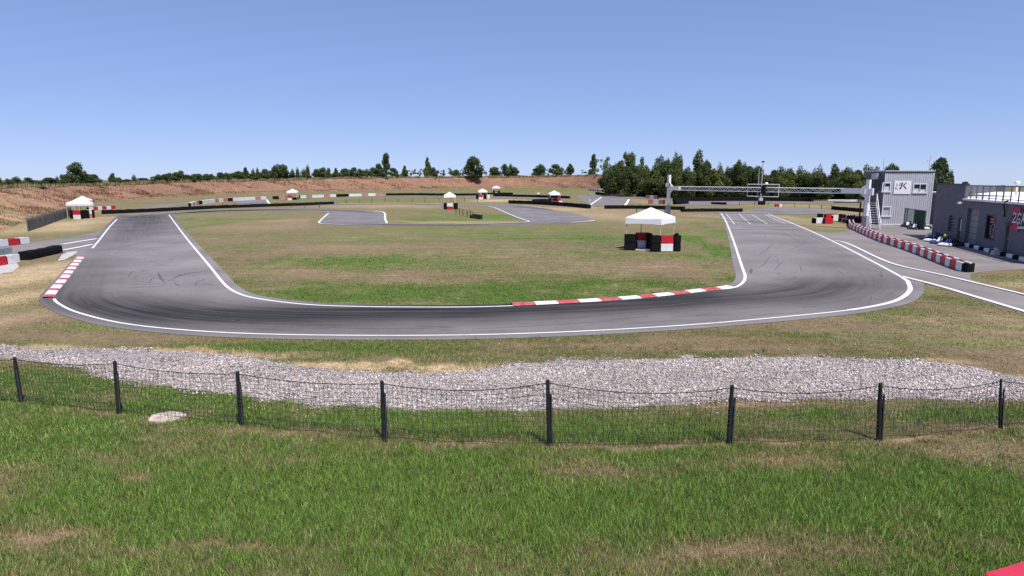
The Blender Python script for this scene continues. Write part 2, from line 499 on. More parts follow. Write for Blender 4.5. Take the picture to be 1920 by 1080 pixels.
# (px, py, rx, ry, green, straw, soil): how grass, straw and bare soil are spread
PATCH = [
    # near lawn
    (150, 800, 220, 40, .5, 0, 0), (1150, 930, 240, 40, .3, 0, 0), (450, 830, 200, 24, .2, 0, 0), (350, 920, 330, 50, .15, 0, 0), (60, 870, 150, 40, .15, 0, 0), (350, 950, 300, 60, .2, 0, 0), (700, 900, 300, 50, .25, 0, 0), (1750, 900, 220, 60, .5, 0, 0),
    (1850, 950, 150, 50, .3, 0, 0), (1500, 940, 160, 40, .25, 0, 0), (700, 1000, 200, 40, .1, 0, 0),
    (1480, 870, 110, 16, -.7, 0, .5), (1080, 880, 90, 20, -.5, 0, .2), (900, 850, 150, 20, -.15, 0, 0), (1200, 880, 120, 22, -.4, 0, .1), (1880, 850, 80, 20, -.5, 0, .15),
    (110, 1005, 60, 10, -.8, 0, .4), (60, 1015, 60, 22, -.6, 0, .1), (350, 1030, 200, 10, -.5, 0, .15), (450, 1027, 60, 7, -.6, 0, .2), (870, 1030, 70, 12, -.5, 0, .1),
    (1300, 1040, 160, 22, -.5, 0, .1), (1420, 1035, 120, 16, -.5, 0, .1), (1600, 1020, 100, 20, -.35, 0, 0), (900, 1065, 500, 20, -.25, 0, 0), (200, 860, 50, 8, -.5, 0, .2),
    (260, 885, 25, 5, -.8, 0, .3), (300, 810, 60, 8, -.4, 0, .1), (1700, 960, 60, 10, -.4, 0, .1), (560, 860, 60, 12, -.3, 0, 0),
    # worn strip under the fence
    (180, 770, 60, 8, -.7, 0, .45), (330, 783, 90, 8, -.7, 0, .4), (570, 808, 110, 7, -.7, 0, .4), (870, 830, 130, 6.5, -.7, 0, .5), (1200, 834, 130, 6.5, -.7, 0, .55),
    (1460, 834, 70, 5, -.9, 0, .7), (1690, 820, 45, 5, -.8, 0, .5), (1830, 798, 60, 6, -.6, 0, .3),
    # between fence and gravel
    (80, 730, 160, 25, .35, 0, 0), (220, 740, 60, 18, -.35, 0, .1), (600, 790, 120, 10, .3, 0, 0), (520, 770, 120, 12, -.2, 0, 0), (850, 795, 150, 14, .3, 0, 0),
    (1250, 795, 250, 16, .4, 0, 0), (1700, 780, 230, 18, .5, 0, 0), (1400, 762, 120, 6, -.5, 0, .4), (980, 790, 60, 10, -.3, 0, 0), (1850, 770, 120, 14, .4, 0, 0),
    # between gravel and track
    (150, 665, 90, 8, -.6, .8, .1), (60, 652, 90, 5, -.6, .6, 0), (600, 684, 90, 5, -.7, .75, .1), (740, 688, 120, 7, -.8, 1.2, .1), (850, 690, 90, 7, -.7, 1.1, .1), (660, 684, 120, 5, -.7, .9, .1), (420, 664, 140, 5, -.5, .8, 0), (300, 660, 120, 5, -.5, .7, .1), (250, 668, 60, 5, -.5, .6, .2),
    (1750, 675, 60, 4, -.5, .6, 0), (1890, 712, 50, 8, -.6, .9, 0), (950, 650, 60, 10, -.3, 0, .25), (1350, 630, 400, 18, .06, 0, 0), (600, 650, 300, 14, -.05, 0, 0), (280, 640, 120, 14, .12, 0, 0),
    (1800, 620, 120, 30, -.25, .1, .1), (1880, 600, 60, 25, -.2, .15, .1), (1200, 665, 130, 7, .25, 0, 0), (1650, 660, 130, 10, .1, 0, 0), (900, 630, 300, 8, -.1, 0, .1),
    # left verge
    (60, 520, 70, 30, -.5, .75, 0), (30, 560, 60, 20, -.4, .55, 0), (90, 500, 40, 20, -.4, .5, 0), (20, 600, 60, 16, -.4, .35, 0), (140, 418, 60, 8, -.4, .6, 0), (100, 430, 70, 8, -.3, .5, 0),
    (190, 408, 30, 5, -.5, .3, .3), (120, 600, 60, 10, .1, 0, 0), (60, 640, 90, 8, .15, 0, 0),
    # infield
    (1345, 470, 28, 50, .5, 0, 0), (1360, 520, 22, 22, .45, 0, 0), (1330, 430, 26, 20, .45, 0, 0), (350, 430, 16, 30, .45, 0, 0), (400, 490, 22, 26, .5, 0, 0), (440, 530, 26, 18, .45, 0, 0),
    (620, 490, 120, 8, .5, 0, 0), (520, 484, 60, 7, .4, 0, 0), (700, 560, 260, 14, .45, 0, 0), (1000, 555, 160, 14, .4, 0, 0), (820, 545, 200, 14, .25, 0, 0), (1180, 535, 130, 14, .25, 0, 0),
    (420, 412, 70, 3, .35, 0, 0), (1120, 445, 50, 18, .25, 0, 0), (950, 438, 160, 10, .1, 0, 0), (540, 512, 90, 10, -.35, 0, .2), (720, 520, 180, 10, -.25, 0, .1), (1100, 500, 160, 14, -.2, 0, .1),
    (1240, 495, 70, 10, -.3, 0, .2), (640, 465, 120, 7, -.3, .05, .2), (480, 425, 90, 7, -.3, .1, .15), (520, 413, 60, 3, -.3, .2, .2), (900, 480, 160, 8, -.15, 0, .1), (700, 440, 150, 8, -.08, 0, .05),
    (790, 410, 60, 6, .3, 0, 0), (910, 405, 50, 8, .45, 0, 0), (830, 398, 50, 5, .3, 0, 0), (760, 387, 80, 3, -.3, .1, .5), (680, 386, 90, 3, -.3, .1, .4), (1060, 392, 60, 4, -.4, .4, .3), (1130, 403, 60, 6, -.3, .3, .2),
    (850, 416, 120, 2, -.3, .4, 0), (1220, 412, 90, 5, -.3, .1, .25), (1320, 405, 60, 4, -.3, .05, .3), (1180, 395, 60, 4, -.2, .1, .2), (930, 376, 50, 2.5, -.3, .7, .1), (1120, 388, 14, 2, -.4, .7, .2),
    # far belts
    (500, 366, 300, 3, .1, 0, 0), (1000, 357, 160, 3, .35, 0, 0), (700, 360, 200, 2, .2, 0, 0), (700, 374, 150, 2, .1, 0, 0), (1080, 378, 30, 4, .2, 0, 0), (1200, 377, 20, 4, -.3, .1, .4), (1500, 386, 80, 3, -.3, .2, .3),
    (1430, 395, 60, 2, -.3, .2, .3), (1540, 420, 50, 10, .1, .25, 0), (1480, 408, 30, 5, -.2, .3, 0), (1570, 398, 60, 3, -.3, .1, .5), (1870, 520, 50, 8, .35, .05, 0), (1900, 535, 40, 8, 0, .4, 0),
    (450, 381, 40, 3, -.3, 0, .1), (1760, 560, 40, 14, .25, 0, 0), (180, 396, 30, 4, -.3, .1, .6),
]
_P = []
for (px, py, rx, ry, gr, st, so) in PATCH:
    if py > 838 and gr < 0: gr, so = gr * .85, so * .85
    if 400 < py < 580 and 330 < px < 1380 and gr > 0: gr = gr * 1.55
    c = g(px, py); d = abs(g(px, max(py - ry, YH + 6)).y - g(px, py + ry).y) / 2
    _P.append((c.x, c.y, rx / FPX * math.hypot(c.y, CAM_H) * 1.0, max(d, 0.05), gr, st, so))


def cover(x, y):
    """green, straw, soil at each place"""
    r = np.hypot(x, y)
    sc = np.clip(r / 25.0, 0.25, 6)
    wx = x + (fbm(x / sc * .9, y / sc * .9, 3, 3) - .5) * 1.6 * sc
    wy = y + (fbm(x / sc * .9, y / sc * .9, 8, 3) - .5) * 1.3 * sc
    n1 = fbm(x * .35, y * .35, 21, 5, .6); n2 = fbm(x * 1.6, y * 1.6, 31, 4, .6); n3 = fbm(x * .055 + y * .03, y * .22 - x * .03, 41, 5, .62)
    n4 = fbm(x * .13 - y * .06, y * 1.15 + x * .05, 51, 4, .6); n5 = fbm(x * 5.5, y * 5.5, 55, 3, .6)
    near = np.clip((13.5 - r) / 1.5, 0, 1)
    G = .36 + .58 * near + .2 * np.clip((r - 12.5) / 2, 0, 1) * np.clip((23 - r) / 2, 0, 1) + (n1 - .5) * (1.15 - .35 * near) + (n2 - .5) * .6 + (n3 - .5) * 1.9 * (1 - near) + (n4 - .5) * 1.2 * (1 - near) + (n5 - .5) * .5 * near
    S = np.zeros_like(x); D = np.zeros_like(x)
    for (cx, cy, rx, ry, gr, st, so) in _P:
        q = ((wx - cx) / rx) ** 2 + ((wy - cy) / ry) ** 2
        m = q < 6
        if not m.any(): continue
        w = np.exp(-q[m])
        G[m] += gr * w; S[m] += st * w; D[m] += so * w
    D = D + np.clip((n1 - .56) * 2.2, 0, .4) * (1 - near)
    S = S + np.clip((n4 * .55 + n3 * .45 - .54) * 3.2, 0, .4) * np.clip((r - 21) / 4, 0, 1) * np.clip((150 - r) / 60, 0, 1) * np.clip(1.1 - G, 0, 1)
    return np.clip(G, 0, 1), np.clip(S * (.6 + .8 * n2), 0, 1), np.clip(D * np.clip((n2 * .5 + n5 * .5 - .28) * 3.6, 0, 1.5), 0, 1)


GREEN = np.array((.125, .141, .046)); LUSH = np.array((.104, .160, .034)); DRY = np.array((.215, .156, .092)); STRAW = np.array((.53, .40, .235)); SOIL = np.array((.34, .215, .145))


def cover_color(x, y):
    G, S, D = cover(x, y)
    c = DRY[None] * (1 - G[:, None]) + (GREEN[None] * (1 - G[:, None]) + LUSH[None] * G[:, None]) * G[:, None]
    c = c * (1 - D[:, None]) + SOIL[None] * D[:, None]
    c = c * (1 - S[:, None]) + STRAW[None] * S[:, None]
    # the mown infield and the verge are duller than the watered lawn
    mid = np.clip((np.hypot(x, y) - 17) / 3, 0, 1) * np.clip((110 - np.hypot(x, y)) / 40, 0, 1) * (1 - S)
    c = c * (1 - .09 * mid)[:, None]
    return c, G, S, D


def build_ground():
    th = np.concatenate([np.arange(-180, -50, 4.0), np.arange(-50, 50, 0.13), np.arange(50, 180, 4.0)]) * math.pi / 180
    rs = [2.0]
    while rs[-1] < 150: rs.append(rs[-1] * 1.0075)
    while rs[-1] < 600: rs.append(rs[-1] * 1.02)
    while rs[-1] < 9000: rs.append(rs[-1] * 1.25)
    rs = np.array(rs)
    T, RR = np.meshgrid(th, rs)
    x, y = (RR * np.sin(T)).ravel(), (RR * np.cos(T)).ravel()
    nt_, nr = len(th), len(rs)
    rr_ = np.hypot(x, y); wz = np.clip((np.degrees(np.arctan2(x, y)) - 30.2) / 2.5, 0, 1) * (np.degrees(np.arctan2(x, y)) < 120)
    z = -wz * .0088 * np.clip(rr_ - 105, 0, 9000)
    V = np.stack([x, y, z], 1)
    i = np.arange(nr - 1)[:, None] * nt_; j = np.arange(nt_)[None]; j2 = (j + 1) % nt_
    F = np.stack([i + j, i + j2, i + nt_ + j2, i + nt_ + j], -1).reshape(-1, 4)
    F = F[:, ::-1]
    me = fast_mesh('ground', V, F)
    c, G_, *_ = cover_color(x, y)
    c = c * (1 - .5 * np.clip((24 - rr_) / 6, 0, 1) * G_)[:, None]
    far = np.clip((np.hypot(x, y) - 300) / 200, 0, 1)[:, None]
    c = c * (1 - far) + np.array((.14, .13, .06))[None] * far
    point_color(me, 'col', c)
    me.materials.append(M['ground'])
    me.polygons.foreach_set('use_smooth', [True] * len(me.polygons))
    o = link('ground', me)
    tag(o, 'patchy green and dry brown grass ground spreading across the whole circuit', 'ground', kind='structure')


build_ground()


# ------------------------------------------------------------------ track
def build_track():
    NT = 26
    ns = len(OUTX)
    O = np.array([tuple(p) for p in OUTX]); I = np.array([tuple(p) for p in INNX])
    t = np.linspace(0, 1, NT)
    V = O[:, None, :] * (1 - t[None, :, None]) + I[:, None, :] * t[None, :, None]
    V = V.reshape(-1, 3); V[:, 2] = 0.014
    s = np.arange(ns) / NSP
    S, T = np.meshgrid(s, t, indexing='ij'); S = S.ravel(); T = T.ravel()
    mid = (O + I) / 2; arc = np.concatenate([[0], np.cumsum(np.hypot(*(mid[1:, :2] - mid[:-1, :2]).T))])
    wid = np.hypot(*(O - I)[:, :2].T)
    A = np.repeat(arc, NT); W = np.repeat(wid, NT) * T
    ks = [0, 1.2, 2.5, 4, 6, 8, 10, 12, 14, 16, 18, 20, 22, 25]
    kt = [.5, .45, .15, .1, .16, .32, .56, .8, .86, .74, .52, .32, .25, .4]
    ka = [.66, .48, .16, .36, .6, .74, .84, .86, .8, .74, .66, .42, .16, .05]
    kw = [.7, .5, .24, .26, .32, .36, .4, .42, .42, .4, .36, .3, .25, .3]
    c = np.interp(S, ks, kt); a = np.interp(S, ks, ka); w = np.interp(S, ks, kw)
    rub = a * np.exp(-((T - c) / w) ** 2)
    rub += .12 * np.exp(-((S - 11) / 6) ** 2)
    edge = np.minimum(T, 1 - T)
    rub -= .18 * np.exp(-(edge / .05) ** 2) * (S > 2)
    rub = np.clip(rub * (.8 + .45 * fbm(A * .3, W * .8, 5, 3)), -.2, .84)
    i = np.arange(ns - 1)[:, None] * NT; j = np.arange(NT - 1)[None]
    F = np.stack([i + j, i + NT + j, i + NT + j + 1, i + j + 1], -1).reshape(-1, 4)
    # orientation up
    v0, v1, v2 = V[F[0, 0]], V[F[0, 1]], V[F[0, 2]]
    if np.cross(v1 - v0, v2 - v0)[2] < 0: F = F[:, ::-1]
    me = fast_mesh('race_track', V, F)
    point_float(me, 'rubber', rub)
    la = me.attributes.new('lane', 'FLOAT_VECTOR', 'POINT')
    la.data.foreach_set('vector', np.stack([A, W, np.zeros_like(A)], 1).astype(np.float32).ravel())
    me.materials.append(M['asphalt'])
    o = link('race_track', me)
    tag(o, 'grey asphalt hairpin of the kart track with dark rubbered racing line', 'race track', kind='structure')


build_track()


def sheet(name, polys, z, material, label, cat):
    b = MB()
    for k, P in enumerate(polys): b.poly([(p.x, p.y, z + k * 0.003) for p in P])
    o = b.build(name, material, smooth='flat_sheet')
    return tag(o, label, cat, kind='structure')


sheet('pit_apron', [APRON], 0.009, M['apron'], 'grey brown asphalt of the pit lane in front of the clubhouse', 'asphalt')
sheet('access_road', [ROAD_L], 0.009, M['apron'], 'grey asphalt escape road leaving the track at the left', 'road')
sheet('track_loop', [P1, P2, P3, P4], 0.018, M['far_asphalt'], 'asphalt loop of the kart track beyond the infield grass', 'race track')
sheet('distant_track', FAR_ROADS, 0.02, M['far_asphalt'], 'far stretches of grey asphalt track near the embankment and trees', 'race track')


def ribbon(b, P, w, z, m=0, taper=False):
    n = len(P); vs, fs = [], []
    for i, p in enumerate(P):
        d = (P[min(i + 1, n - 1)] - P[max(i - 1, 0)]); d = Vector((d.x, d.y, 0)).normalized()
        s = Vector((-d.y, d.x, 0))
        ww = w * (math.sin(math.pi * i / (n - 1)) * .9 + .1) if taper else w
        vs += [(p.x + s.x * ww / 2, p.y + s.y * ww / 2, z), (p.x - s.x * ww / 2, p.y - s.y * ww / 2, z)]
    for i in range(n - 1): fs.append((2 * i, 2 * i + 1, 2 * i + 3, 2 * i + 2))
    b.add(vs, fs, m)


def gl(pts, step=1.0): return smooth_path([g(*p) for p in pts], step)


mk = MB()
ribbon(mk, OUT[6:NSP * 3 - 6], .14, .024)
ribbon(mk, OUT[NSP * 6:NSP * 17], .11, .024)
ribbon(mk, OUT[NSP * 17 - 1:NSP * 21 + 1], .2, .0243)
ribbon(mk, OUT[NSP * 21:], .16, .024)
ribbon(mk, INN[:NSP * 13 + 6], .14, .024)
ribbon(mk, INN[NSP * 17 - 4:], .15, .024)
for pts, w in [([(1690, 519), (1760, 537), (1840, 561), (1920, 585), (2060, 627)], .24), ([(1556, 451), (1577, 453.5), (1600, 462), (1650, 486), (1690, 500), (1760, 515), (1840, 534), (1920, 553), (2060, 588)], .2),
               ([(117, 459), (150, 453.5), (187, 447.5)], .38), ([(117, 470), (150, 464), (178, 458)], .36),
               ([(616, 400.5), (606, 409), (598, 417.5), (604, 419.5)], .22), ([(700, 395.5), (717, 397.5), (722, 402), (722, 410), (726, 419.5)], .25),
               ([(915, 387), (928, 390), (955, 402), (980, 411.5), (992, 415.5), (980, 417)], .22), ([(730, 420.8), (860, 420.8), (975, 417.4)], .16),
               ([(600, 419.6), (660, 422.2), (726, 423.2)], .25), ([(980, 385), (1000, 387.2), (1016, 390)], .25), ([(1070, 417.5), (1100, 415.4), (1117, 413)], .3),
               ([(1128, 370), (1116, 378), (1105, 386)], .4), ([(1179, 374), (1176, 380), (1171, 386)], .5), ([(1345, 399.6), (1400, 399.6), (1450, 401)], .2),
               ([(500, 374.5), (503, 379), (506, 383)], .4), ([(640, 381.9), (760, 380.7), (830, 382)], .3)]:
    ribbon(mk, gl(pts, .7), w, .044)
tag(mk.build('track_marking', M['line'], smooth='flat_sheet'), 'white painted edge lines along the kart track and pit lane', 'road marking', kind='structure')
mk = MB()
for pts in [[(1361, 401), (1369, 410), (1377, 421)], [(1386, 401.5), (1396, 411), (1408, 421)], [(1409, 402), (1424, 411.5), (1440, 421)], [(1434, 402), (1453, 411.5), (1474, 421)],
            [(1806, 485), (1840, 485), (1874, 486.5)]]:
    ribbon(mk, gl(pts, .7), .14, .028)
tag(mk.build('grid_marking', M['thin_line'], smooth='flat_sheet'), 'thin faded white starting grid lines at the far end of the straight', 'road marking', kind='structure')
mk = MB()
ribbon(mk, gl([(1368, 431), (1440, 431), (1508, 431.3)], 1.0), .13, .026)
tag(mk.build('tar_joint', M['joint'], smooth='flat_sheet'), 'thin dark joint line across the asphalt straight', 'road joint', kind='structure')

sk = MB()
SK = [([(314, 528), (340, 517), (370, 511), (396, 507)], .1), ([(322, 522), (345, 514), (372, 510)], .06), ([(297, 510), (300, 520), (312, 534)], .12), ([(280, 531), (283, 525), (292, 520)], .06),
      ([(240, 520), (247, 511), (262, 507)], .07), ([(262, 512), (270, 508), (279, 506)], .07), ([(326, 530), (336, 537), (342, 540)], .06), ([(366, 537), (368, 531), (378, 526)], .07),
      ([(378, 527), (384, 523), (390, 521)], .05), ([(205, 466), (230, 463), (260, 457), (300, 452)], .09), ([(222, 470), (250, 466), (268, 464)], .06), ([(314, 488), (322, 487), (328, 485)], .1),
      ([(252, 524), (256, 518), (262, 516)], .05), ([(1452, 508), (1460, 498), (1470, 490)], .05), ([(1410, 506), (1430, 498), (1446, 478)], .05), ([(1408, 514), (1408, 508), (1410, 502)], .16),
      ([(1420, 560), (1500, 556), (1580, 548)], .06), ([(560, 612), (700, 617), (860, 615)], .04), ([(420, 600), (560, 610), (700, 613)], .05), ([(880, 618), (1000, 612), (1160, 602)], .04),
      ([(280, 590), (400, 600), (520, 604)], .05), ([(1000, 600), (1120, 592), (1260, 580)], .05), ([(1480, 470), (1500, 460), (1512, 452)], .05), ([(1420, 480), (1436, 470), (1450, 455)], .05),
      ([(230, 414), (250, 412), (266, 415)], .3), ([(262, 413), (280, 410), (298, 412)], .3), ([(240, 408), (262, 406), (290, 407)], .3), ([(300, 415), (306, 412), (312, 411)], .2)]
RB = [([(320, 401.4), (400, 396.6), (500, 394.2), (600, 394), (660, 396), (700, 399.5)], 5.0), ([(300, 402.5), (400, 396.0), (500, 393.6), (570, 393)], 3.0), ([(600, 418.2), (660, 421), (740, 421.8), (860, 422), (960, 419.8), (1060, 416.5), (1105, 412)], 1.5), ([(640, 421), (740, 421.9), (860, 422.1), (930, 421)], .9),
      ([(910, 385.6), (960, 386.8), (1000, 390), (1040, 395.4)], 2.6), ([(1450, 395.5), (1500, 394), (1550, 397)], 4.5), ([(240, 407), (262, 404), (300, 402.6), (340, 400.6)], 2.2)]
_rs = random.Random(77)
for q in range(60):
    S0 = _rs.uniform(6.5, 23.5); t0 = _rs.choice([_rs.uniform(.03, .35), _rs.uniform(.05, .95)]); i0 = int(S0 * NSP); n_ = _rs.randint(2, 9); dt = _rs.uniform(-.012, .012)
    P_ = [OUT[min(i0 + k, len(OUT) - 1)].lerp(INN[min(i0 + k, len(INN) - 1)], t0 + dt * k) for k in range(n_ + 1)]
    if (P_[0] - P_[-1]).length > .3: ribbon(sk, smooth_path(P_, .25), _rs.uniform(.025, .06), .0187, taper=True)
for q in range(34):
    S0 = _rs.uniform(.5, 6); i0 = int(S0 * NSP); c_ = OUT[i0].lerp(INN[i0], _rs.uniform(.1, .9)); a_ = _rs.uniform(-.6, .6); l_ = _rs.uniform(.4, 2.2)
    P_ = [c_, c_ + Vector((l_ * .5, l_ * a_ * .5 + .12, 0)), c_ + Vector((l_, l_ * a_, 0))]
    ribbon(sk, smooth_path(P_, .2), _rs.uniform(.025, .05), .0188, taper=True)
for pts, w in RB: ribbon(sk, gl(pts, .8), w, .0285, 1, taper=True)
for pts, w in SK: ribbon(sk, gl(pts, .4), w, .019, taper=True)
tag(sk.build('tyre_mark', [M['skid'], M['rub_band']], smooth='flat_sheet'), 'dark curved skid marks scattered over the asphalt', 'skid marks', kind='structure')

# kerbs
def kerb(name, P, w, side, n, label, red_first=True, z0=.02, redshare=.5):
    b = MB()
    L = len(P) - 1
    for k in range(n):
        e = lambda q: (q // 2) * 2 + (0 if q % 2 == 0 else redshare * 2)
        a = P[int(round(e(k) * L / n)): int(round(min(n, e(k + 1)) * L / n)) + 1]
        if len(a) < 2: continue
        vs, fs = [], []
        for i, p in enumerate(a):
            j = P.index(p)
            d = (P[min(j + 1, L)] - P[max(j - 1, 0)]).normalized(); s = Vector((-d.y, d.x, 0)) * side
            q = p + s * w
            vs += [(p.x, p.y, z0), (p.x + s.x * .06, p.y + s.y * .06, z0 + .035), (q.x - s.x * .1, q.y - s.y * .1, z0 + .06), (q.x, q.y, -.01)]
        for i in range(len(a) - 1):
            for c in range(3): fs.append((4 * i + c, 4 * i + 4 + c, 4 * i + 5 + c, 4 * i + 1 + c))
        b.add(vs, fs, 0 if (k % 2 == 0) == red_first else 1)
    o = b.build(name, [M['kerb_red'], M['kerb_white']])
    return tag(o, label, 'kerb', kind='thing')


KL = resample([OUT[i] for i in range(NSP * 3 - 2, NSP * 6)], .12)
kerb('kerb', KL, .46, -1, 19, 'red and white striped kerb on the outer edge of the left hand bend', redshare=.36)
KI = resample([INN[i] for i in range(NSP * 13 + 5, NSP * 17 + 2)], .12)
kerb('kerb', KI, .5, 1, 12, 'red and white painted kerb on the infield side of the hairpin')

# concrete pads
b = MB(); b.poly([(p.x, p.y, .018) for p in [g(*q) for q in [(116, 478), (128, 472.5), (147, 471.5), (136, 480), (122, 487), (108, 490)]]])
tag(b.build('concrete_pad', M['concrete'], smooth='flat_sheet'), 'small pale concrete slab at the end of the black tyre barrier', 'concrete slab', kind='structure')
b = MB(); b.poly([(p.x, p.y, .014) for p in [g(*q) for q in [(-60, 500), (0, 493), (30, 492), (36, 500), (24, 510), (0, 514), (-60, 520)]]])
tag(b.build('concrete_pad', M['concrete'], smooth='flat_sheet'), 'pale grey slab beneath the red and white blocks at the left edge', 'concrete slab', kind='structure')
b = MB()
c = g(313, 784.5)
pr = []
for k in range(28):
    t = 2 * math.pi * k / 28; q = 1 + .05 * math.sin(3 * t + 1) + .04 * math.sin(5 * t)
    pr.append((c.x + math.cos(t) * .36 * q, c.y + math.sin(t) * .30 * q))
for k in range(28):
    a, d = pr[k], pr[(k + 1) % 28]
    b.quad((a[0], a[1], -.02), (d[0], d[1], -.02), (d[0], d[1], .045), (a[0], a[1], .045))
b.add([(p[0], p[1], .045) for p in pr], [tuple(range(28))])
tag(b.build('manhole_cover', _worn('stained_concrete', (.6, .52, .47), (.42, .27, .21), .47, 4)), 'round pale concrete manhole cover sunk in the grass near the fence', 'manhole cover')


# ------------------------------------------------------------------ gravel and grass
def build_gravel():
    b = MB(); b.poly([(p.x, p.y, .006) for p in GRAVEL])
    ys = np.array([p.y for p in GRAVEL])
    n = 330000
    x = RNG.uniform(-18, 18, n); y = RNG.uniform(ys.min() - .3, ys.max() + .3, n)
    wx = x + (fbm(x * 1.4, y * 1.4, 60, 3) - .5) * .7; wy = y + (fbm(x * 1.4, y * 1.4, 61, 3) - .5) * .9
    wx += RNG.normal(0, .09, n); wy += RNG.normal(0, .13, n); wx[:9000] += RNG.normal(0, .35, 9000); wy[:9000] += RNG.normal(0, .5, 9000)
    k = inside(wx, wy, GRAVEL)
    _, _, S, _ = cover_color(x, y)
    k &= RNG.random(n) > S * .9
    stray = (RNG.random(n) < .0)
    x, y = x[k | stray], y[k | stray]; n = len(x)
    u = np.array([(1, 0, 0), (-1, 0, 0), (0, 1, 0), (0, -1, 0), (0, 0, 1), (0, 0, -1)], dtype=float)
    fc = np.array([(0, 2, 4), (2, 1, 4), (1, 3, 4), (3, 0, 4), (2, 0, 5), (1, 2, 5), (3, 1, 5), (0, 3, 5)])
    sz = RNG.uniform(.009, .024, n) * (1 + (RNG.random(n) < .05) * .9)
    V = u[None] * sz[:, None, None] * RNG.uniform(.7, 1.3, (n, 6, 1))
    q = RNG.normal(size=(n, 4)); q /= np.linalg.norm(q, axis=1)[:, None]
    w_, a, c, d = q.T
    Rm = np.stack([1 - 2 * (c * c + d * d), 2 * (a * c - d * w_), 2 * (a * d + c * w_), 2 * (a * c + d * w_), 1 - 2 * (a * a + d * d), 2 * (c * d - a * w_),
                   2 * (a * d - c * w_), 2 * (c * d + a * w_), 1 - 2 * (a * a + c * c)], 1).reshape(n, 3, 3)
    V = np.einsum('nij,nkj->nki', Rm, V)
    V[:, :, 2] *= .8
    V += np.stack([x, y, sz * .5 + .008], 1)[:, None, :]
    F = fc[None] + (np.arange(n) * 6)[:, None, None]
    me = fast_mesh('gravel', V.reshape(-1, 3), F.reshape(-1, 3))
    tone = (.13 + .52 * RNG.random(n) + .12 * (RNG.random(n) < .12)) * (.75 + .5 * fbm(x * .5, y * .8, 66, 4))
    C = 1.1 * tone[:, None] * np.array((1, .875, .835))[None]
    warm = RNG.random(n) < .15; C[warm] *= np.array((1.0, .86, .74))
    point_color(me, 'col', np.repeat(C, 6, 0))
    me.materials.append(M['stone'])
    tag(link('gravel', me), 'bed of loose pale grey gravel between the track and the fence', 'gravel', kind='stuff')


# under the stones: earth and grit
GB = MB()
GB.poly([(p.x, p.y, .005) for p in GRAVEL])
# (the grit sheet is drawn in slightly so that stones and grass make its edge)
ctr = Vector((sum(p.x for p in GRAVEL) / len(GRAVEL), sum(p.y for p in GRAVEL) / len(GRAVEL), 0))
tag(GB.build('gravel_bed', mat('grit', (.3, .275, .27), .95, noise=.45, nscale=25, bump=.5), smooth='flat_sheet'), 'grey grit underneath the loose stones of the gravel strip', 'gravel bed', kind='structure')
build_gravel()


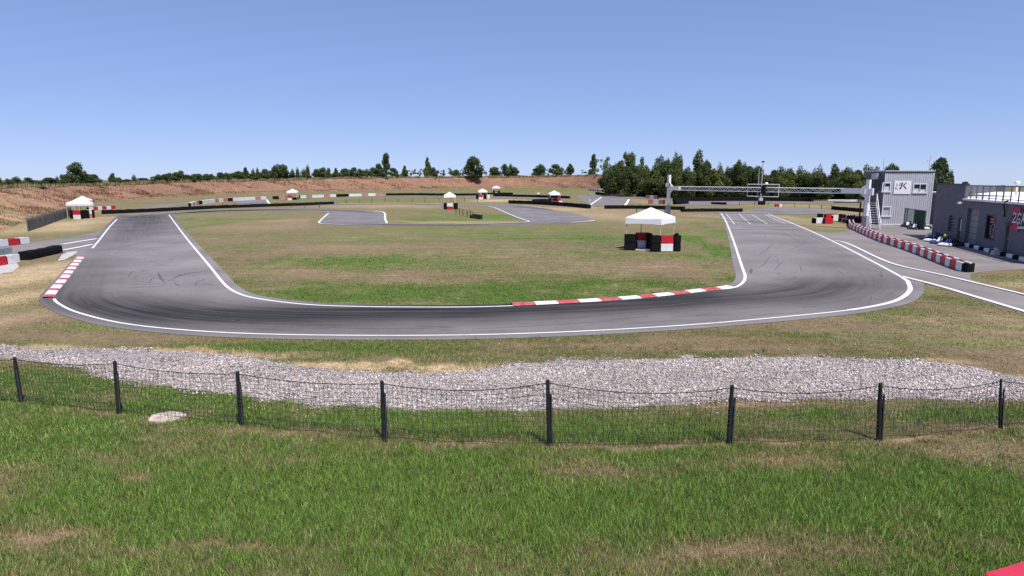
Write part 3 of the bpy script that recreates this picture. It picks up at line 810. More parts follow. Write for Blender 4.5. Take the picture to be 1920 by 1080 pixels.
def build_grass():
    Vs, Fs, Cs = [], [], []
    base = 0
    zones = [(6.3, 9.5, 4600, .06, .125, .0105), (9.5, 13.5, 3800, .055, .115, .012), (13.5, 17.5, 2200, .04, .085, .015), (17.5, 22.5, 1600, .035, .07, .018),
             (22.5, 34, 420, .03, .05, .03), (34, 62, 130, .03, .055, .05)]
    for (r0, r1, dens, h0, h1, w) in zones:
        ang = R(43)
        n = int(dens * ang * (r1 * r1 - r0 * r0))
        r = np.sqrt(RNG.uniform(r0 * r0, r1 * r1, n)); th = RNG.uniform(-ang, ang, n)
        x, y = r * np.sin(th), r * np.cos(th)
        ok = ~inside(x, y, TRACK_POLY) & ~inside(x, y, APRON) & ~inside(x, y, ROAD_L)
        gx = x + (fbm(x * 1.4, y * 1.4, 60, 3) - .5) * .5; gy = y + (fbm(x * 1.4, y * 1.4, 61, 3) - .5) * .6
        ok &= ~inside(gx, gy, GRAVEL)
        x, y, r = x[ok], y[ok], r[ok]
        c, G, S, D = cover_color(x, y)
        keep = RNG.random(len(x)) < np.where(r < 24, .25 + 1.25 * vnoise(x * 11, y * 9, 88), 1)
        keep &= RNG.random(len(x)) > np.clip(D * 1.25 + (1 - G) * .28 - S * .3 + np.clip((r - 34) / 28, 0, 1), 0, .96 + .04 * (r > 34))
        x, y, r, c, G, S, D = [q[keep] for q in (x, y, r, c, G, S, D)]
        n = len(x)
        clump = fbm(x * 2.2, y * 2.2, 77, 3)
        h = RNG.uniform(h0, h1, n) * (.5 + .6 * G) * (.5 + clump * .9)
        fen = np.abs(r - 12.0) < 0
        ww = w * RNG.uniform(.6, 1.3, n)
        a = RNG.uniform(0, 2 * math.pi, n); lean = RNG.normal(0, .55, n) * h; la = RNG.uniform(0, 2 * math.pi, n)
        dx, dy = np.cos(a) * ww / 2, np.sin(a) * ww / 2
        p0 = np.stack([x - dx, y - dy, np.zeros(n) - .004], 1); p1 = np.stack([x + dx, y + dy, np.zeros(n) - .004], 1)
        p2 = np.stack([x + np.cos(la) * lean, y + np.sin(la) * lean, h], 1)
        V = np.stack([p0, p1, p2], 1).reshape(-1, 3)
        Vs.append(V); Fs.append(np.arange(n * 3).reshape(n, 3) + base); base += n * 3
        t = (RNG.uniform(.4, 1.5, n) + .9 * (RNG.random(n) < .16))[:, None] * (1.2 if r0 > 20 else 1.65)
        dead = RNG.random(n) < (.08 + .34 * (1 - G))
        c = c * t * np.array((1.12, 1.12, 1.05))
        c[dead] = np.array((.40, .31, .18)) * RNG.uniform(.5, 1.35, dead.sum())[:, None]
        st = RNG.random(n) < S
        c[st] = STRAW * RNG.uniform(.6, 1.2, st.sum())[:, None]
        Cs.append(np.repeat(c, 3, 0))
    # taller tufts and weeds scattered through the lawn
    nt_, nb = 2600, 16
    r = np.sqrt(RNG.uniform(6.3 ** 2, 20.0 ** 2, nt_)); th = RNG.uniform(-R(43), R(43), nt_); x, y = r * np.sin(th), r * np.cos(th)
    ok = ~inside(x, y, TRACK_POLY) & ~inside(x, y, APRON) & (~inside(x, y, GRAVEL) | (RNG.random(nt_) < .10)) & (RNG.random(nt_) < .25 + 1.5 * (fbm(x * .8, y * .8, 140, 3) - .3)); x, y, r = x[ok], y[ok], r[ok]; nt_ = len(x)
    c, G, S, D = cover_color(x, y)
    tc_ = np.where((RNG.random(nt_) < .72)[:, None], np.array((.075, .135, .03))[None] * RNG.uniform(.8, 1.7, nt_)[:, None], np.array((.42, .33, .18))[None] * RNG.uniform(.7, 1.2, nt_)[:, None])
    rad = RNG.uniform(.03, .12, nt_)
    xx = np.repeat(x, nb) + RNG.normal(0, 1, nt_ * nb) * np.repeat(rad, nb); yy = np.repeat(y, nb) + RNG.normal(0, 1, nt_ * nb) * np.repeat(rad, nb)
    n = nt_ * nb; h = RNG.uniform(.06, .15, n) * np.repeat(RNG.uniform(.6, 1.15, nt_), nb); ww = RNG.uniform(.008, .016, n); a = RNG.uniform(0, 6.28, n); la = RNG.uniform(0, 6.28, n); lean = RNG.normal(0, .5, n) * h
    dx, dy = np.cos(a) * ww / 2, np.sin(a) * ww / 2; z0 = np.full(n, -.004)
    V = np.stack([np.stack([xx - dx, yy - dy, z0], 1), np.stack([xx + dx, yy + dy, z0], 1), np.stack([xx + np.cos(la) * lean, yy + np.sin(la) * lean, h], 1)], 1).reshape(-1, 3)
    Vs.append(V); Fs.append(np.arange(n * 3).reshape(n, 3) + base); base += n * 3
    Cs.append(np.repeat(np.repeat(tc_, nb, 0) * RNG.uniform(.7, 1.5, n)[:, None], 3, 0))
    me = fast_mesh('grass', np.concatenate(Vs), np.concatenate(Fs))
    point_color(me, 'col', np.concatenate(Cs))
    me.materials.append(M['blade'])
    tag(link('grass', me), 'short mown grass with green and straw coloured blades', 'grass', kind='stuff')


build_grass()

# ------------------------------------------------------------------ embankment
FOOT = [(-420, 560), (-200, 492), (-80, 460), (0, 437), (60, 411), (100, 401), (135, 392), (185, 378.5), (250, 374.5), (320, 370), (420, 364), (530, 361), (640, 358.5), (800, 355), (960, 353), (1060, 353), (1130, 354.5), (1180, 356)]
CREST = [(-420, 372), (-200, 362), (-80, 356), (0, 352.5), (60, 350), (100, 349.5), (135, 348.5), (185, 347.5), (250, 344.5), (320, 342), (420, 340), (530, 337.5), (640, 334), (800, 332.5), (960, 331.5), (1060, 330), (1130, 328), (1180, 327)]


def build_bank():
    foot = [g(*p) for p in FOOT]
    crest = []
    F_ = spline(foot, 40); C_ = []
    ns = len(F_); NT = 38
    nrm = []
    for i, f in enumerate(F_):
        d = F_[min(i + 24, ns - 1)] - F_[max(i - 24, 0)]; d = Vector((d.x, d.y, 0)).normalized(); nrm.append(Vector((-d.y, d.x, 0)))
    for f, n_ in zip(F_, nrm):
        q = f + n_ * 8.5
        dep = q.y * CP + CAM_H * SP * .2
        px = 960 + FPX * q.x / (q.y * CP + (CAM_H - 4.5) * SP)
        py = np.interp(px, [c[0] for c in CREST], [c[1] for c in CREST])
        r_ = ray(px, py); C_.append(Vector((q.x, q.y, CAM_H + r_.z / r_.y * q.y)))
    V = np.zeros((ns, NT, 3))
    Fa = np.array([tuple(p) for p in F_]); Ca = np.array([tuple(p) for p in C_])
    crest = C_
    t = np.array(list(np.linspace(0, 1, 33)) + [1.08, 1.5, 3.0, 7.0, 14.0])
    for k, tt in enumerate(t):
        if tt <= 1:
            p = Fa * (1 - tt) + Ca * tt
            zz = Ca[:, 2] * (tt ** 1.15 if tt < 1 else 1)
            p[:, 2] = zz
        else:
            d = Ca - Fa; d[:, 2] = 0
            p = Ca + d * (tt - 1); p[:, 2] = Ca[:, 2] - .12 * min(tt - 1, 4) - (0.0 if tt < 5 else .8)
        V[:, k] = p
    s = np.concatenate([[0], np.cumsum(np.hypot(*(Fa[1:, :2] - Fa[:-1, :2]).T))])
    S, T = np.meshgrid(s, t, indexing='ij')
    L = np.clip(Fa[:, 1] / 100, .6, 3)[:, None]
    bump = (fbm(S / (2.6 * L), T * 5 + S * .05, 91, 4) - .5)
    V[:, :, 2] += bump * 1.0 * np.clip(np.minimum(T, 1.6 - T), 0, .5) * 2 * .55
    V[:, 0, 2] = -.06
    x, y = V[:, :, 0].ravel(), V[:, :, 1].ravel(); T = T.ravel(); S = S.ravel()
    n1 = fbm(S * .10, T * 3, 95, 5, .6); n2 = fbm(S * .5 + T * 5, T * 7, 97, 4, .6); n3 = fbm(S * .22 + T * 2.4, S * .02 + T * .5, 99, 4)
    far = np.clip((y - 70) / 60, 0, 1)[:, None]
    n5 = fbm(S * 1.1, T * 16, 103, 3, .6)
    red = np.array((.255, .142, .095))[None] * (.62 + .5 * n2[:, None] + .3 * n5[:, None]); tan = np.array((.43, .268, .155))[None] * (.62 + .5 * n2[:, None] + .3 * n5[:, None])
    c = red * far + tan * (1 - far)
    gr = np.clip((n3 - .52) * 5, 0, .8) * np.clip(1.25 - T, 0, 1) * (1 - .75 * far[:, 0]) + np.clip((.1 - T) * 7, 0, 1) * .75 + np.clip((n1 - .62) * 3, 0, .35)
    gr = np.clip(gr, 0, .9)[:, None]
    c = c * (1 - gr) + np.array((.125, .12, .05))[None] * gr
    er = (np.exp(-((T - .17 - .06 * (n1 - .5)) / .035) ** 2) * np.clip((n2 - .34) * 4, 0, 1) * .85)[:, None] * far
    c = c * (1 - er) + np.array((.09, .05, .035))[None] * er
    top = np.clip((T - .96) * 12, 0, 1)[:, None]
    c = c * (1 - top) + np.array((.34, .27, .15))[None] * (.7 + .5 * n2[:, None]) * top
    i = np.arange(ns - 1)[:, None] * NT; j = np.arange(NT - 1)[None]
    F = np.stack([i + j, i + NT + j, i + NT + j + 1, i + j + 1], -1).reshape(-1, 4)
    me = fast_mesh('embankment', V.reshape(-1, 3), F)
    bm = bmesh.new(); bm.from_mesh(me); bmesh.ops.recalc_face_normals(bm, faces=bm.faces)
    if sum(f.normal.z for f in bm.faces) < 0: bmesh.ops.reverse_faces(bm, faces=bm.faces)
    bm.to_mesh(me); bm.free()
    point_color(me, 'col', c)
    me.materials.append(M['bank'])
    me.polygons.foreach_set('use_smooth', [True] * len(me.polygons))
    tag(link('embankment', me), 'long reddish earth embankment with dry grass bounding the far side of the circuit', 'embankment', kind='structure')
    # tufts of dry and green grass rooted all over the slope
    rg = np.random.default_rng(71); n = 60000
    ii = rg.uniform(40, ns - 2, n); tt = rg.uniform(.02, 1.0, n); k = ii.astype(int); fr = (ii - k)[:, None]
    lo = np.minimum((tt * 32).astype(int), 31); ft = (tt * 32 - lo)[:, None]
    P = (V[k, lo] * (1 - ft) + V[k, lo + 1] * ft) * (1 - fr) + (V[k + 1, lo] * (1 - ft) + V[k + 1, lo + 1] * ft) * fr
    sS = s[k]; cl = fbm(sS * .16 + tt * 2.4, tt * 3 + sS * .03, 120, 4, .6)
    ok = (rg.random(n) < np.clip((cl - .50) * 2.2, .015, .35)); P, cl, tt = P[ok], cl[ok], tt[ok]; n = len(P)
    d = np.hypot(P[:, 0], P[:, 1]); h = rg.uniform(.08, .3, n) * (.6 + cl) * np.clip(d / 120, .7, 1.5); w = .05 * d / 60
    a = rg.uniform(-.5, .5, n) * h
    VV = np.stack([P + np.stack([-w, 0 * w, -.05 + 0 * w], 1), P + np.stack([w, 0 * w, -.05 + 0 * w], 1), P + np.stack([a, -h * .4, h], 1)], 1).reshape(-1, 3)
    gm_ = fbm(P[:, 0] * .07, P[:, 1] * .07, 130, 3); grn = rg.random(n) < np.clip((gm_ - .38) * 2.4, .06, .6) * np.where(d < 105, 1.2, .55)
    cc = np.where(grn[:, None], np.array((.21, .21, .085))[None], np.array((.55, .36, .22))[None]) * rg.uniform(.6, 1.25, n)[:, None]
    m2 = fast_mesh('slope_grass', VV, np.arange(len(VV)).reshape(-1, 3)); point_color(m2, 'col', np.repeat(cc, 3, 0)); m2.materials.append(M['blade'])
    tag(link('slope_grass', m2), 'scattered dry grass tufts growing over the embankment slope', 'grass tufts', kind='stuff')
    return foot, crest


FOOT_W, CREST_W = build_bank()
_cx = [960 + FPX * p.x / (p.y * CP + (CAM_H - p.z) * SP) for p in CREST_W]


def crest_at(px):
    k = max(0, min(len(_cx) - 2, int(np.searchsorted(_cx, px)) - 1)); t = (px - _cx[k]) / max(_cx[k + 1] - _cx[k], 1e-6)
    return CREST_W[k].lerp(CREST_W[k + 1], t)


# tall dry grass and weeds along the crest
def build_crest_grass():
    Vs, Cs = [], []
    for px in np.arange(-30, 1132, .16):
        for rep in range(2):
            p = crest_at(px + random.uniform(-.3, .3)); d = random.uniform(-1.2, 2.5)
            x, y = p.x + random.uniform(-.2, .2), p.y + d
            dens = vnoise(np.array([px * .11]), np.array([3.3]), 5)[0]
            if random.random() > .35 + dens * .7: continue
            h = random.uniform(.25, .8) * (.5 + dens) * (1.0 if p.y < 170 else 1.25); w = .09 * p.y / 100
            z = p.z - .1
            a = random.uniform(-.3, .3) * h
            Vs.append([(x - w, y, z), (x + w, y, z), (x + a, y + random.uniform(-.2, .2), z + h)])
            c = (.42, .33, .19) if random.random() < .62 else (.13, .14, .06)
            q = random.uniform(.6, 1.2); Cs += [tuple(v * q for v in c)] * 3
    V = np.array(Vs).reshape(-1, 3)
    me = fast_mesh('crest_grass', V, np.arange(len(V)).reshape(-1, 3)); point_color(me, 'col', np.array(Cs)); me.materials.append(M['blade'])
    tag(link('crest_grass', me), 'dry straw coloured weeds along the top of the embankment', 'weeds', kind='stuff')


build_crest_grass()


# ------------------------------------------------------------------ trees
def crown_mesh(kind, seed):
    """unit crown: z 0..1, radius about .5; many leaf sprays through the volume"""
    rg = np.random.default_rng(seed)
    lobes = []      # centre, radii
    if kind == 'bushy':
        for i in range(15):
            a = rg.uniform(0, 6.28); zz = rg.uniform(.16, .82); rr = rg.uniform(.05, .36) * math.sin(math.pi * min(.95, zz + .12)) ** .7
            q = rg.uniform(.12, .21); lobes.append((rr * math.cos(a), rr * math.sin(a), zz, q, q, q * rg.uniform(.7, 1.1)))
        lobes.append((0, 0, .86, .12, .12, .14)); size, N = .032, 5200
    elif kind == 'poplar':
        for i in range(5):
            a = rg.uniform(0, 6.28); rr = rg.uniform(.0, .22); q = rg.uniform(.13, .2); h = rg.uniform(.28, .48); zz = rg.uniform(.35, .5)
            lobes.append((rr * math.cos(a), rr * math.sin(a), zz, q, q, h))
        lobes.append((0, 0, .55, .2, .2, .46)); lobes.append((.12, .05, .2, .26, .26, .2)); lobes.append((-.12, -.05, .22, .26, .26, .2)); size, N = .03, 4600
    elif kind == 'cone':
        for i in range(16):
            zz = rg.uniform(.08, .92); rr = .34 * (1 - zz) * rg.uniform(.3, 1.1); a = rg.uniform(0, 6.28); q = .06 + .17 * (1 - zz)
            lobes.append((rr * math.cos(a), rr * math.sin(a), zz, q, q, q * .9 + .03))
        size, N = .03, 4800
    elif kind == 'ragged':
        for i in range(13):
            a = rg.uniform(0, 6.28); zz = rg.uniform(.1, .9); rr = rg.uniform(.0, .34) * (1.1 - zz * .7); q = rg.uniform(.08, .16)
            lobes.append((rr * math.cos(a), rr * math.sin(a), zz, q, q, q * rg.uniform(.9, 1.7)))
        lobes.append((.02, 0, .5, .12, .12, .42)); size, N = .03, 4400
    elif kind == 'sparse':
        for i in range(13):
            a = rg.uniform(0, 6.28); zz = rg.uniform(.25, .93); rr = rg.uniform(.1, .42); q = rg.uniform(.06, .12)
            lobes.append((rr * math.cos(a), rr * math.sin(a), zz, q, q, q * 1.1))
        size, N = .026, 1900
    elif kind == 'clustered':      # several upright leaders over a broad foot
        for i in range(9):
            a = rg.uniform(0, 6.28); rr = rg.uniform(.05, .34); q = rg.uniform(.10, .16); top = rg.uniform(.72, .98); h = rg.uniform(.13, .22)
            lobes.append((rr * math.cos(a), rr * math.sin(a), top - h, q, q, h))
        for i in range(15):
            a = rg.uniform(0, 6.28); rr = rg.uniform(.0, .38); q = rg.uniform(.14, .21); lobes.append((rr * math.cos(a), rr * math.sin(a), rg.uniform(.06, .66), q, q, q * .9))
        size, N = .026, 8200
    lobes = np.array(lobes)
    vol = lobes[:, 3] * lobes[:, 4] * lobes[:, 5]; pr = vol ** .7; pr /= pr.sum()
    k = rg.choice(len(lobes), N, p=pr)
    d = rg.normal(size=(N, 3)); d /= np.linalg.norm(d, axis=1)[:, None]
    rad = rg.uniform(.35, 1.0, N) ** .5 * rg.uniform(.88, 1.18, N)
    P = lobes[k, :3] + d * lobes[k, 3:6] * rad[:, None]
    ok = P[:, 2] > .0; P, d, k = P[ok], d[ok], k[ok]; N = len(P)
    up = d * .7 + rg.normal(size=(N, 3)) * .6 + np.array((0, 0, .25)); up /= np.linalg.norm(up, axis=1)[:, None]
    ref = rg.normal(size=(N, 3)); a = np.cross(up, ref); a /= np.linalg.norm(a, axis=1)[:, None]; bb = np.cross(up, a)
    s = size * rg.uniform(.55, 1.35, N)[:, None]
    q0 = P - a * s; q1 = P - bb * s * .55 + up * s * .15; q2 = P + a * s; q3 = P + bb * s * .55 + up * s * .15
    V = np.stack([q0, q1, q2, q3], 1).reshape(-1, 3)
    me = fast_mesh('crown_' + kind, V, np.arange(N * 4).reshape(N, 4))
    lt = rg.uniform(.7, 1.3, len(lobes))[k] * rg.uniform(.65, 1.4, N)
    hue = rg.uniform(0, 1, N)[:, None]
    C = lt[:, None] * (np.array((.06, .098, .042))[None] * (1 - hue) + np.array((.095, .122, .044))[None] * hue)
    point_color(me, 'col', np.repeat(C, 4, 0))
    me.materials.append(M['leaf'])
    return me


def tint_mesh(me, f, name):
    c = me.copy(); c.name = name
    a = c.attributes['col']; n = len(c.vertices)
    buf = np.zeros(n * 4, dtype=np.float32); a.data.foreach_get('color', buf); buf = buf.reshape(n, 4); buf[:, :3] *= np.array(f)[None]
    a.data.foreach_set('color', buf.ravel()); return c


def trunk_mesh(seed, spread):
    rg = random.Random(seed); b = MB()
    b.tube([(0, 0, -.03), (.01, 0, .2), (-.012, .01, .5), (.005, 0, .86)], [.032, .024, .016, .005], 7)
    for i in range(7):
        z = rg.uniform(.15, .6); a = rg.uniform(0, 6.28); l = rg.uniform(.14, .3) * spread
        b.tube([(0, 0, z), (math.cos(a) * l * .55, math.sin(a) * l * .55, z + .1), (math.cos(a) * l, math.sin(a) * l, z + .26)], [.012, .008, .003], 5)
    return b.mesh('trunk', M['bark'], smooth=True)


CROWNS = {k: [crown_mesh(k, 10 * i + j) for j in range(3)] for i, k in enumerate(['bushy', 'poplar', 'cone', 'ragged', 'sparse', 'clustered'])}
TRUNKS = [trunk_mesh(s, 1.0) for s in range(4)]
TINTS = {'dark': (1, 1, 1), 'mid': (1.15, 1.12, 1.0), 'olive': (1.3, 1.15, .85), 'forest_mid': (1.1, 1.02, .78), 'forest_olive': (1.3, 1.1, .75), 'light': (2.0, 1.85, 1.6), 'forest': (.92, .9, .74), 'forest_light': (1.6, 1.45, 1.2)}
_tc = {}


def get_crown(kind, j, tint):
    if tint == 'dark': return CROWNS[kind][j]
    key = (kind, j, tint)
    if key not in _tc: _tc[key] = tint_mesh(CROWNS[kind][j], TINTS[tint], 'crown_' + kind)
    return _tc[key]


_tn = [0]


def tree(base, h, w, kind, tint, label, group, lift=0.0):
    _tn[0] += 1; k = _tn[0]
    o = thing('tree', base, label, 'tree', rz=(k * 2.399) % 6.283, group=group)
    tr = link('trunk', TRUNKS[k % 4], o); tr.scale = (h * .55, h * .55, h)
    cr = link('crown', get_crown(kind, (k * 7) % 3, tint), o); cr.location = (0, 0, h * lift); cr.scale = (w, w, h * (1 - lift))
    return o


KW = {'bushy': 'bushy', 'poplar': 'narrow', 'cone': 'pointed', 'ragged': 'ragged', 'sparse': 'sparse', 'clustered': 'many-topped'}
# px, base y, top y, width, kind, tint
T = [(1, 350, 331, 9, 'poplar'), (15, 350, 335, 13, 'bushy'), (29, 350, 330, 17, 'clustered'), (39, 349, 340, 12, 'bushy'), (55, 349, 333, 17, 'bushy'), (93, 350, 333, 26, 'bushy'), (109, 349, 330, 11, 'poplar'),
     (118, 349, 329, 12, 'ragged'), (129, 348, 326, 24, 'bushy'), (146, 348, 308, 40, 'ragged'), (166, 348, 326, 22, 'bushy'), (177, 348, 327, 20, 'bushy'), (213, 346, 325, 22, 'cone'), (225, 345, 333, 10, 'bushy'),
     (238, 345, 336, 20, 'bushy'), (252, 344, 327, 10, 'poplar'), (271, 344, 334, 28, 'bushy'), (305, 343, 326, 22, 'clustered'), (315, 343, 331, 18, 'bushy'), (331, 341, 323, 20, 'bushy'), (341, 341, 322, 13, 'ragged'),
     (353, 341, 328, 18, 'bushy'), (372, 340, 326, 15, 'bushy'), (388, 339, 326, 16, 'bushy'), (397, 339, 324, 14, 'cone'), (414, 339, 321, 18, 'cone'), (425, 339, 324, 16, 'bushy'), (435, 339, 324, 12, 'poplar'),
     (448, 338, 321, 20, 'bushy'), (462, 338, 314, 16, 'ragged'), (476, 337, 316, 10, 'poplar'), (484, 337, 314, 9, 'poplar'), (496, 337, 317, 17, 'bushy'), (507, 337, 320, 17, 'bushy'), (519, 336, 306, 18, 'clustered'),
     (532, 336, 308, 18, 'bushy'), (549, 336, 316, 10, 'poplar'), (558, 336, 314, 10, 'poplar'), (570, 335, 316, 13, 'poplar'), (578, 335, 309, 10, 'poplar'), (594, 335, 317, 14, 'bushy'), (607, 335, 314, 19, 'bushy'),
     (617, 334, 312, 11, 'cone'), (630, 334, 315, 14, 'cone'), (648, 333, 316, 23, 'bushy'), (664, 333, 314, 14, 'bushy'), (679, 333, 315, 19, 'clustered'), (700, 333, 314, 26, 'bushy'), (712, 333, 307, 17, 'bushy'),
     (724, 333, 291, 22, 'ragged'), (738, 333, 315, 17, 'bushy'), (759, 332, 311, 17, 'cone'), (772, 332, 318, 13, 'sparse'), (785, 332, 316, 14, 'sparse'), (802, 332, 295, 17, 'cone'), (813, 332, 314, 17, 'bushy'),
     (830, 332, 318, 14, 'sparse'), (844, 332, 316, 17, 'sparse'), (856, 332, 318, 13, 'bushy'), (868, 332, 317, 12, 'sparse'), (904, 332, 316, 14, 'sparse'), (927, 332, 313, 20, 'bushy'), (946, 332, 304, 20, 'cone'),
     (957, 332, 307, 14, 'poplar'), (964, 332, 313, 15, 'bushy'), (1005, 331, 316, 16, 'bushy'), (1014, 331, 306, 16, 'clustered'), (1029, 330, 316, 14, 'sparse'), (1043, 331, 308, 22, 'bushy'), (1057, 330, 317, 12, 'sparse'),
     (1069, 331, 307, 20, 'cone'), (1102, 329, 317, 20, 'sparse'), (1113, 329, 289, 19, 'ragged'), (1131, 329, 295, 22, 'sparse')]
_rt = random.Random(23)
T += [(px + _rt.uniform(-4, 4), 340 - (px - 300) * .015, 323 + _rt.uniform(0, 7), _rt.uniform(15, 22), _rt.choice(['bushy', 'bushy', 'clustered', 'ragged'])) for px in range(292, 722, 15)]
T += [(px + _rt.uniform(-3, 3), 349, 337 + _rt.uniform(0, 5), 16, 'bushy') for px in (44, 66, 82, 102, 136, 158, 186)]
TL = sorted(T, key=lambda t: t[0])
for i, (px, by, ty, w, kind) in enumerate(TL):
    c = crest_at(px); Y = c.y + random.uniform(2.0, 6.0)
    bz = at(px, by, Y); tz = at(px, ty - .6, Y)
    base = Vector((bz.x, Y, min(c.z - .35, bz.z)))
    h = tz.z - base.z; ww = w * 1.5 / FPX * Y
    tint = 'light' if kind == 'sparse' else ('dark', 'mid', 'dark', 'olive', 'mid')[(i * 7 + i // 5) % 5]
    tree(base, h, ww, kind, tint, '%s %s tree on the embankment top, %s from %s' % (KW[kind], 'pale green' if tint == 'light' else 'dark green', nth(i + 1 if i < 75 else len(TL) - i), 'left' if i < 75 else 'right'), 'trees along the embankment')
# a bush on the slope and the broad tree rooted below the crest
c = crest_at(73); bz = at(73, 357.5, c.y - 2.8); tz = at(73, 339, c.y - 2.8)
tree(bz, tz.z - bz.z, 26 / FPX * bz.y, 'bushy', 'dark', 'round dark bush growing out of the embankment slope above the paling fence', 'trees on the embankment slope')
c = crest_at(887); bz = at(887, 340, c.y - 4); tz = at(887, 292, c.y - 4)
tree(bz, tz.z - bz.z, 46 / FPX * bz.y, 'bushy', 'dark', 'broad dark tree rooted on the red slope just below the embankment crest', 'trees on the embankment slope', .12)

FORE = [(1140, 366, 316, 26, 'bushy', 'forest'), (1147, 368, 304, 28, 'clustered', 'forest'), (1160, 368, 302, 26, 'bushy', 'forest'), (1170, 368, 312, 28, 'bushy', 'forest'), (1184, 365, 282, 34, 'sparse', 'forest_light'), (1181, 366, 292, 24, 'ragged', 'forest_light'),
        (1180, 369, 304, 30, 'clustered', 'forest'), (1199, 369, 308, 30, 'bushy', 'forest'), (1206, 366, 299, 24, 'sparse', 'forest_light'), (1215, 369, 309, 26, 'clustered', 'forest'), (1231, 370, 302, 26, 'clustered', 'forest'),
        (1243, 370, 288, 32, 'clustered', 'forest'), (1256, 370, 292, 26, 'clustered', 'forest'), (1265, 371, 285, 18, 'poplar', 'forest'), (1273, 371, 297, 20, 'ragged', 'forest'), (1286, 372, 309, 26, 'clustered', 'forest'),
        (1307, 372, 288, 24, 'ragged', 'forest'), (1314, 372, 304, 24, 'clustered', 'forest'), (1322, 372, 299, 22, 'bushy', 'forest'), (1336, 372, 315, 22, 'bushy', 'forest'), (1347, 372, 304, 18, 'poplar', 'forest'), (1362, 372, 309, 24, 'clustered', 'forest'),
        (1376, 373, 300, 24, 'clustered', 'forest'), (1386, 373, 295, 24, 'clustered', 'forest'), (1403, 373, 311, 24, 'bushy', 'forest'), (1418, 373, 316, 22, 'ragged', 'forest_light'), (1432, 373, 326, 26, 'bushy', 'forest'),
        (1447, 373, 318, 24, 'bushy', 'forest'), (1459, 373, 313, 18, 'poplar', 'forest'), (1470, 373, 309, 20, 'clustered', 'forest'), (1486, 373, 309, 20, 'clustered', 'forest'), (1497, 373, 311, 20, 'poplar', 'forest'), (1512, 374, 322, 24, 'bushy', 'forest'),
        (1523, 374, 315, 16, 'poplar', 'forest'), (1532, 374, 309, 18, 'poplar', 'forest'), (1545, 374, 322, 22, 'clustered', 'forest'), (1561, 374, 312, 18, 'ragged', 'forest'), (1576, 374, 307, 24, 'clustered', 'forest'),
        (1590, 375, 312, 26, 'clustered', 'forest'), (1602, 375, 318, 24, 'bushy', 'forest'), (1614, 375, 325, 22, 'bushy', 'forest'), (1632, 374, 305, 26, 'clustered', 'forest_light'), (1640, 375, 322, 24, 'bushy', 'forest'), (1667, 374, 306, 28, 'bushy', 'forest')]
FORE += [(x, y, t, 34, k, 'forest') for (x, y, t, k) in [(1268, 372, 312, 'bushy'), (1296, 372, 318, 'clustered'), (1330, 373, 318, 'bushy'), (1355, 373, 322, 'clustered'), (1370, 373, 314, 'bushy'), (1395, 373, 312, 'clustered'), (1412, 373, 326, 'bushy'),
         (1426, 374, 332, 'clustered'), (1440, 374, 328, 'bushy'), (1454, 374, 326, 'clustered'), (1478, 374, 320, 'bushy'), (1505, 374, 324, 'bushy'), (1518, 374, 326, 'clustered'), (1538, 375, 324, 'bushy'), (1553, 375, 326, 'clustered'), (1568, 375, 322, 'bushy'),
         (1583, 375, 320, 'clustered'), (1597, 376, 322, 'bushy'), (1620, 376, 326, 'clustered'), (1224, 371, 318, 'bushy'), (1250, 372, 306, 'bushy'), (1190, 370, 312, 'bushy'), (1153, 369, 314, 'bushy')]]
FORE.sort(key=lambda t: t[0])
for i, (px, by, ty, w, kind, tint) in enumerate(FORE):
    p = g(px, by); Y = p.y * random.uniform(.98, 1.06); tz = at(px, ty, Y)
    base = Vector(((px - 960) / FPX * math.hypot(1, 0) * Y * .986, Y, 0)); base.x = at(px, by, Y).x
    look = 'lighter green' if tint == 'forest_light' else 'dark green'
    if tint == 'forest': tint = ('forest', 'forest_mid', 'forest', 'forest_olive')[(i * 5 + i // 4) % 4]
    tree(base, tz.z, w * (1.9 if kind in ('cone', 'poplar', 'ragged') else 1.55) / FPX * Y, kind, tint, '%s %s tree in the wood behind the gantry, %s from left' % (KW[kind], look, nth(i + 1)), 'trees of the wood behind the gantry')
for (px, ty, w, Y, kind, lab) in [(1766, 294, 40, 92, 'bushy', 'large dense dark green tree rising behind the flat roofed clubhouse'), (1784, 318, 20, 96, 'bushy', 'smaller dark tree tucked against the large one behind the clubhouse'),
                                  (1752, 322, 16, 90, 'bushy', 'low dark tree between the control tower and the clubhouse roof'), (1812, 340, 22, 150, 'bushy', 'distant rounded tree top just above the clubhouse railing')]:
    tz = at(px, ty, Y)
    tree(Vector((tz.x, Y, 0)), tz.z, w * 1.35 / FPX * Y, kind, 'dark', lab, 'trees behind the clubhouse')


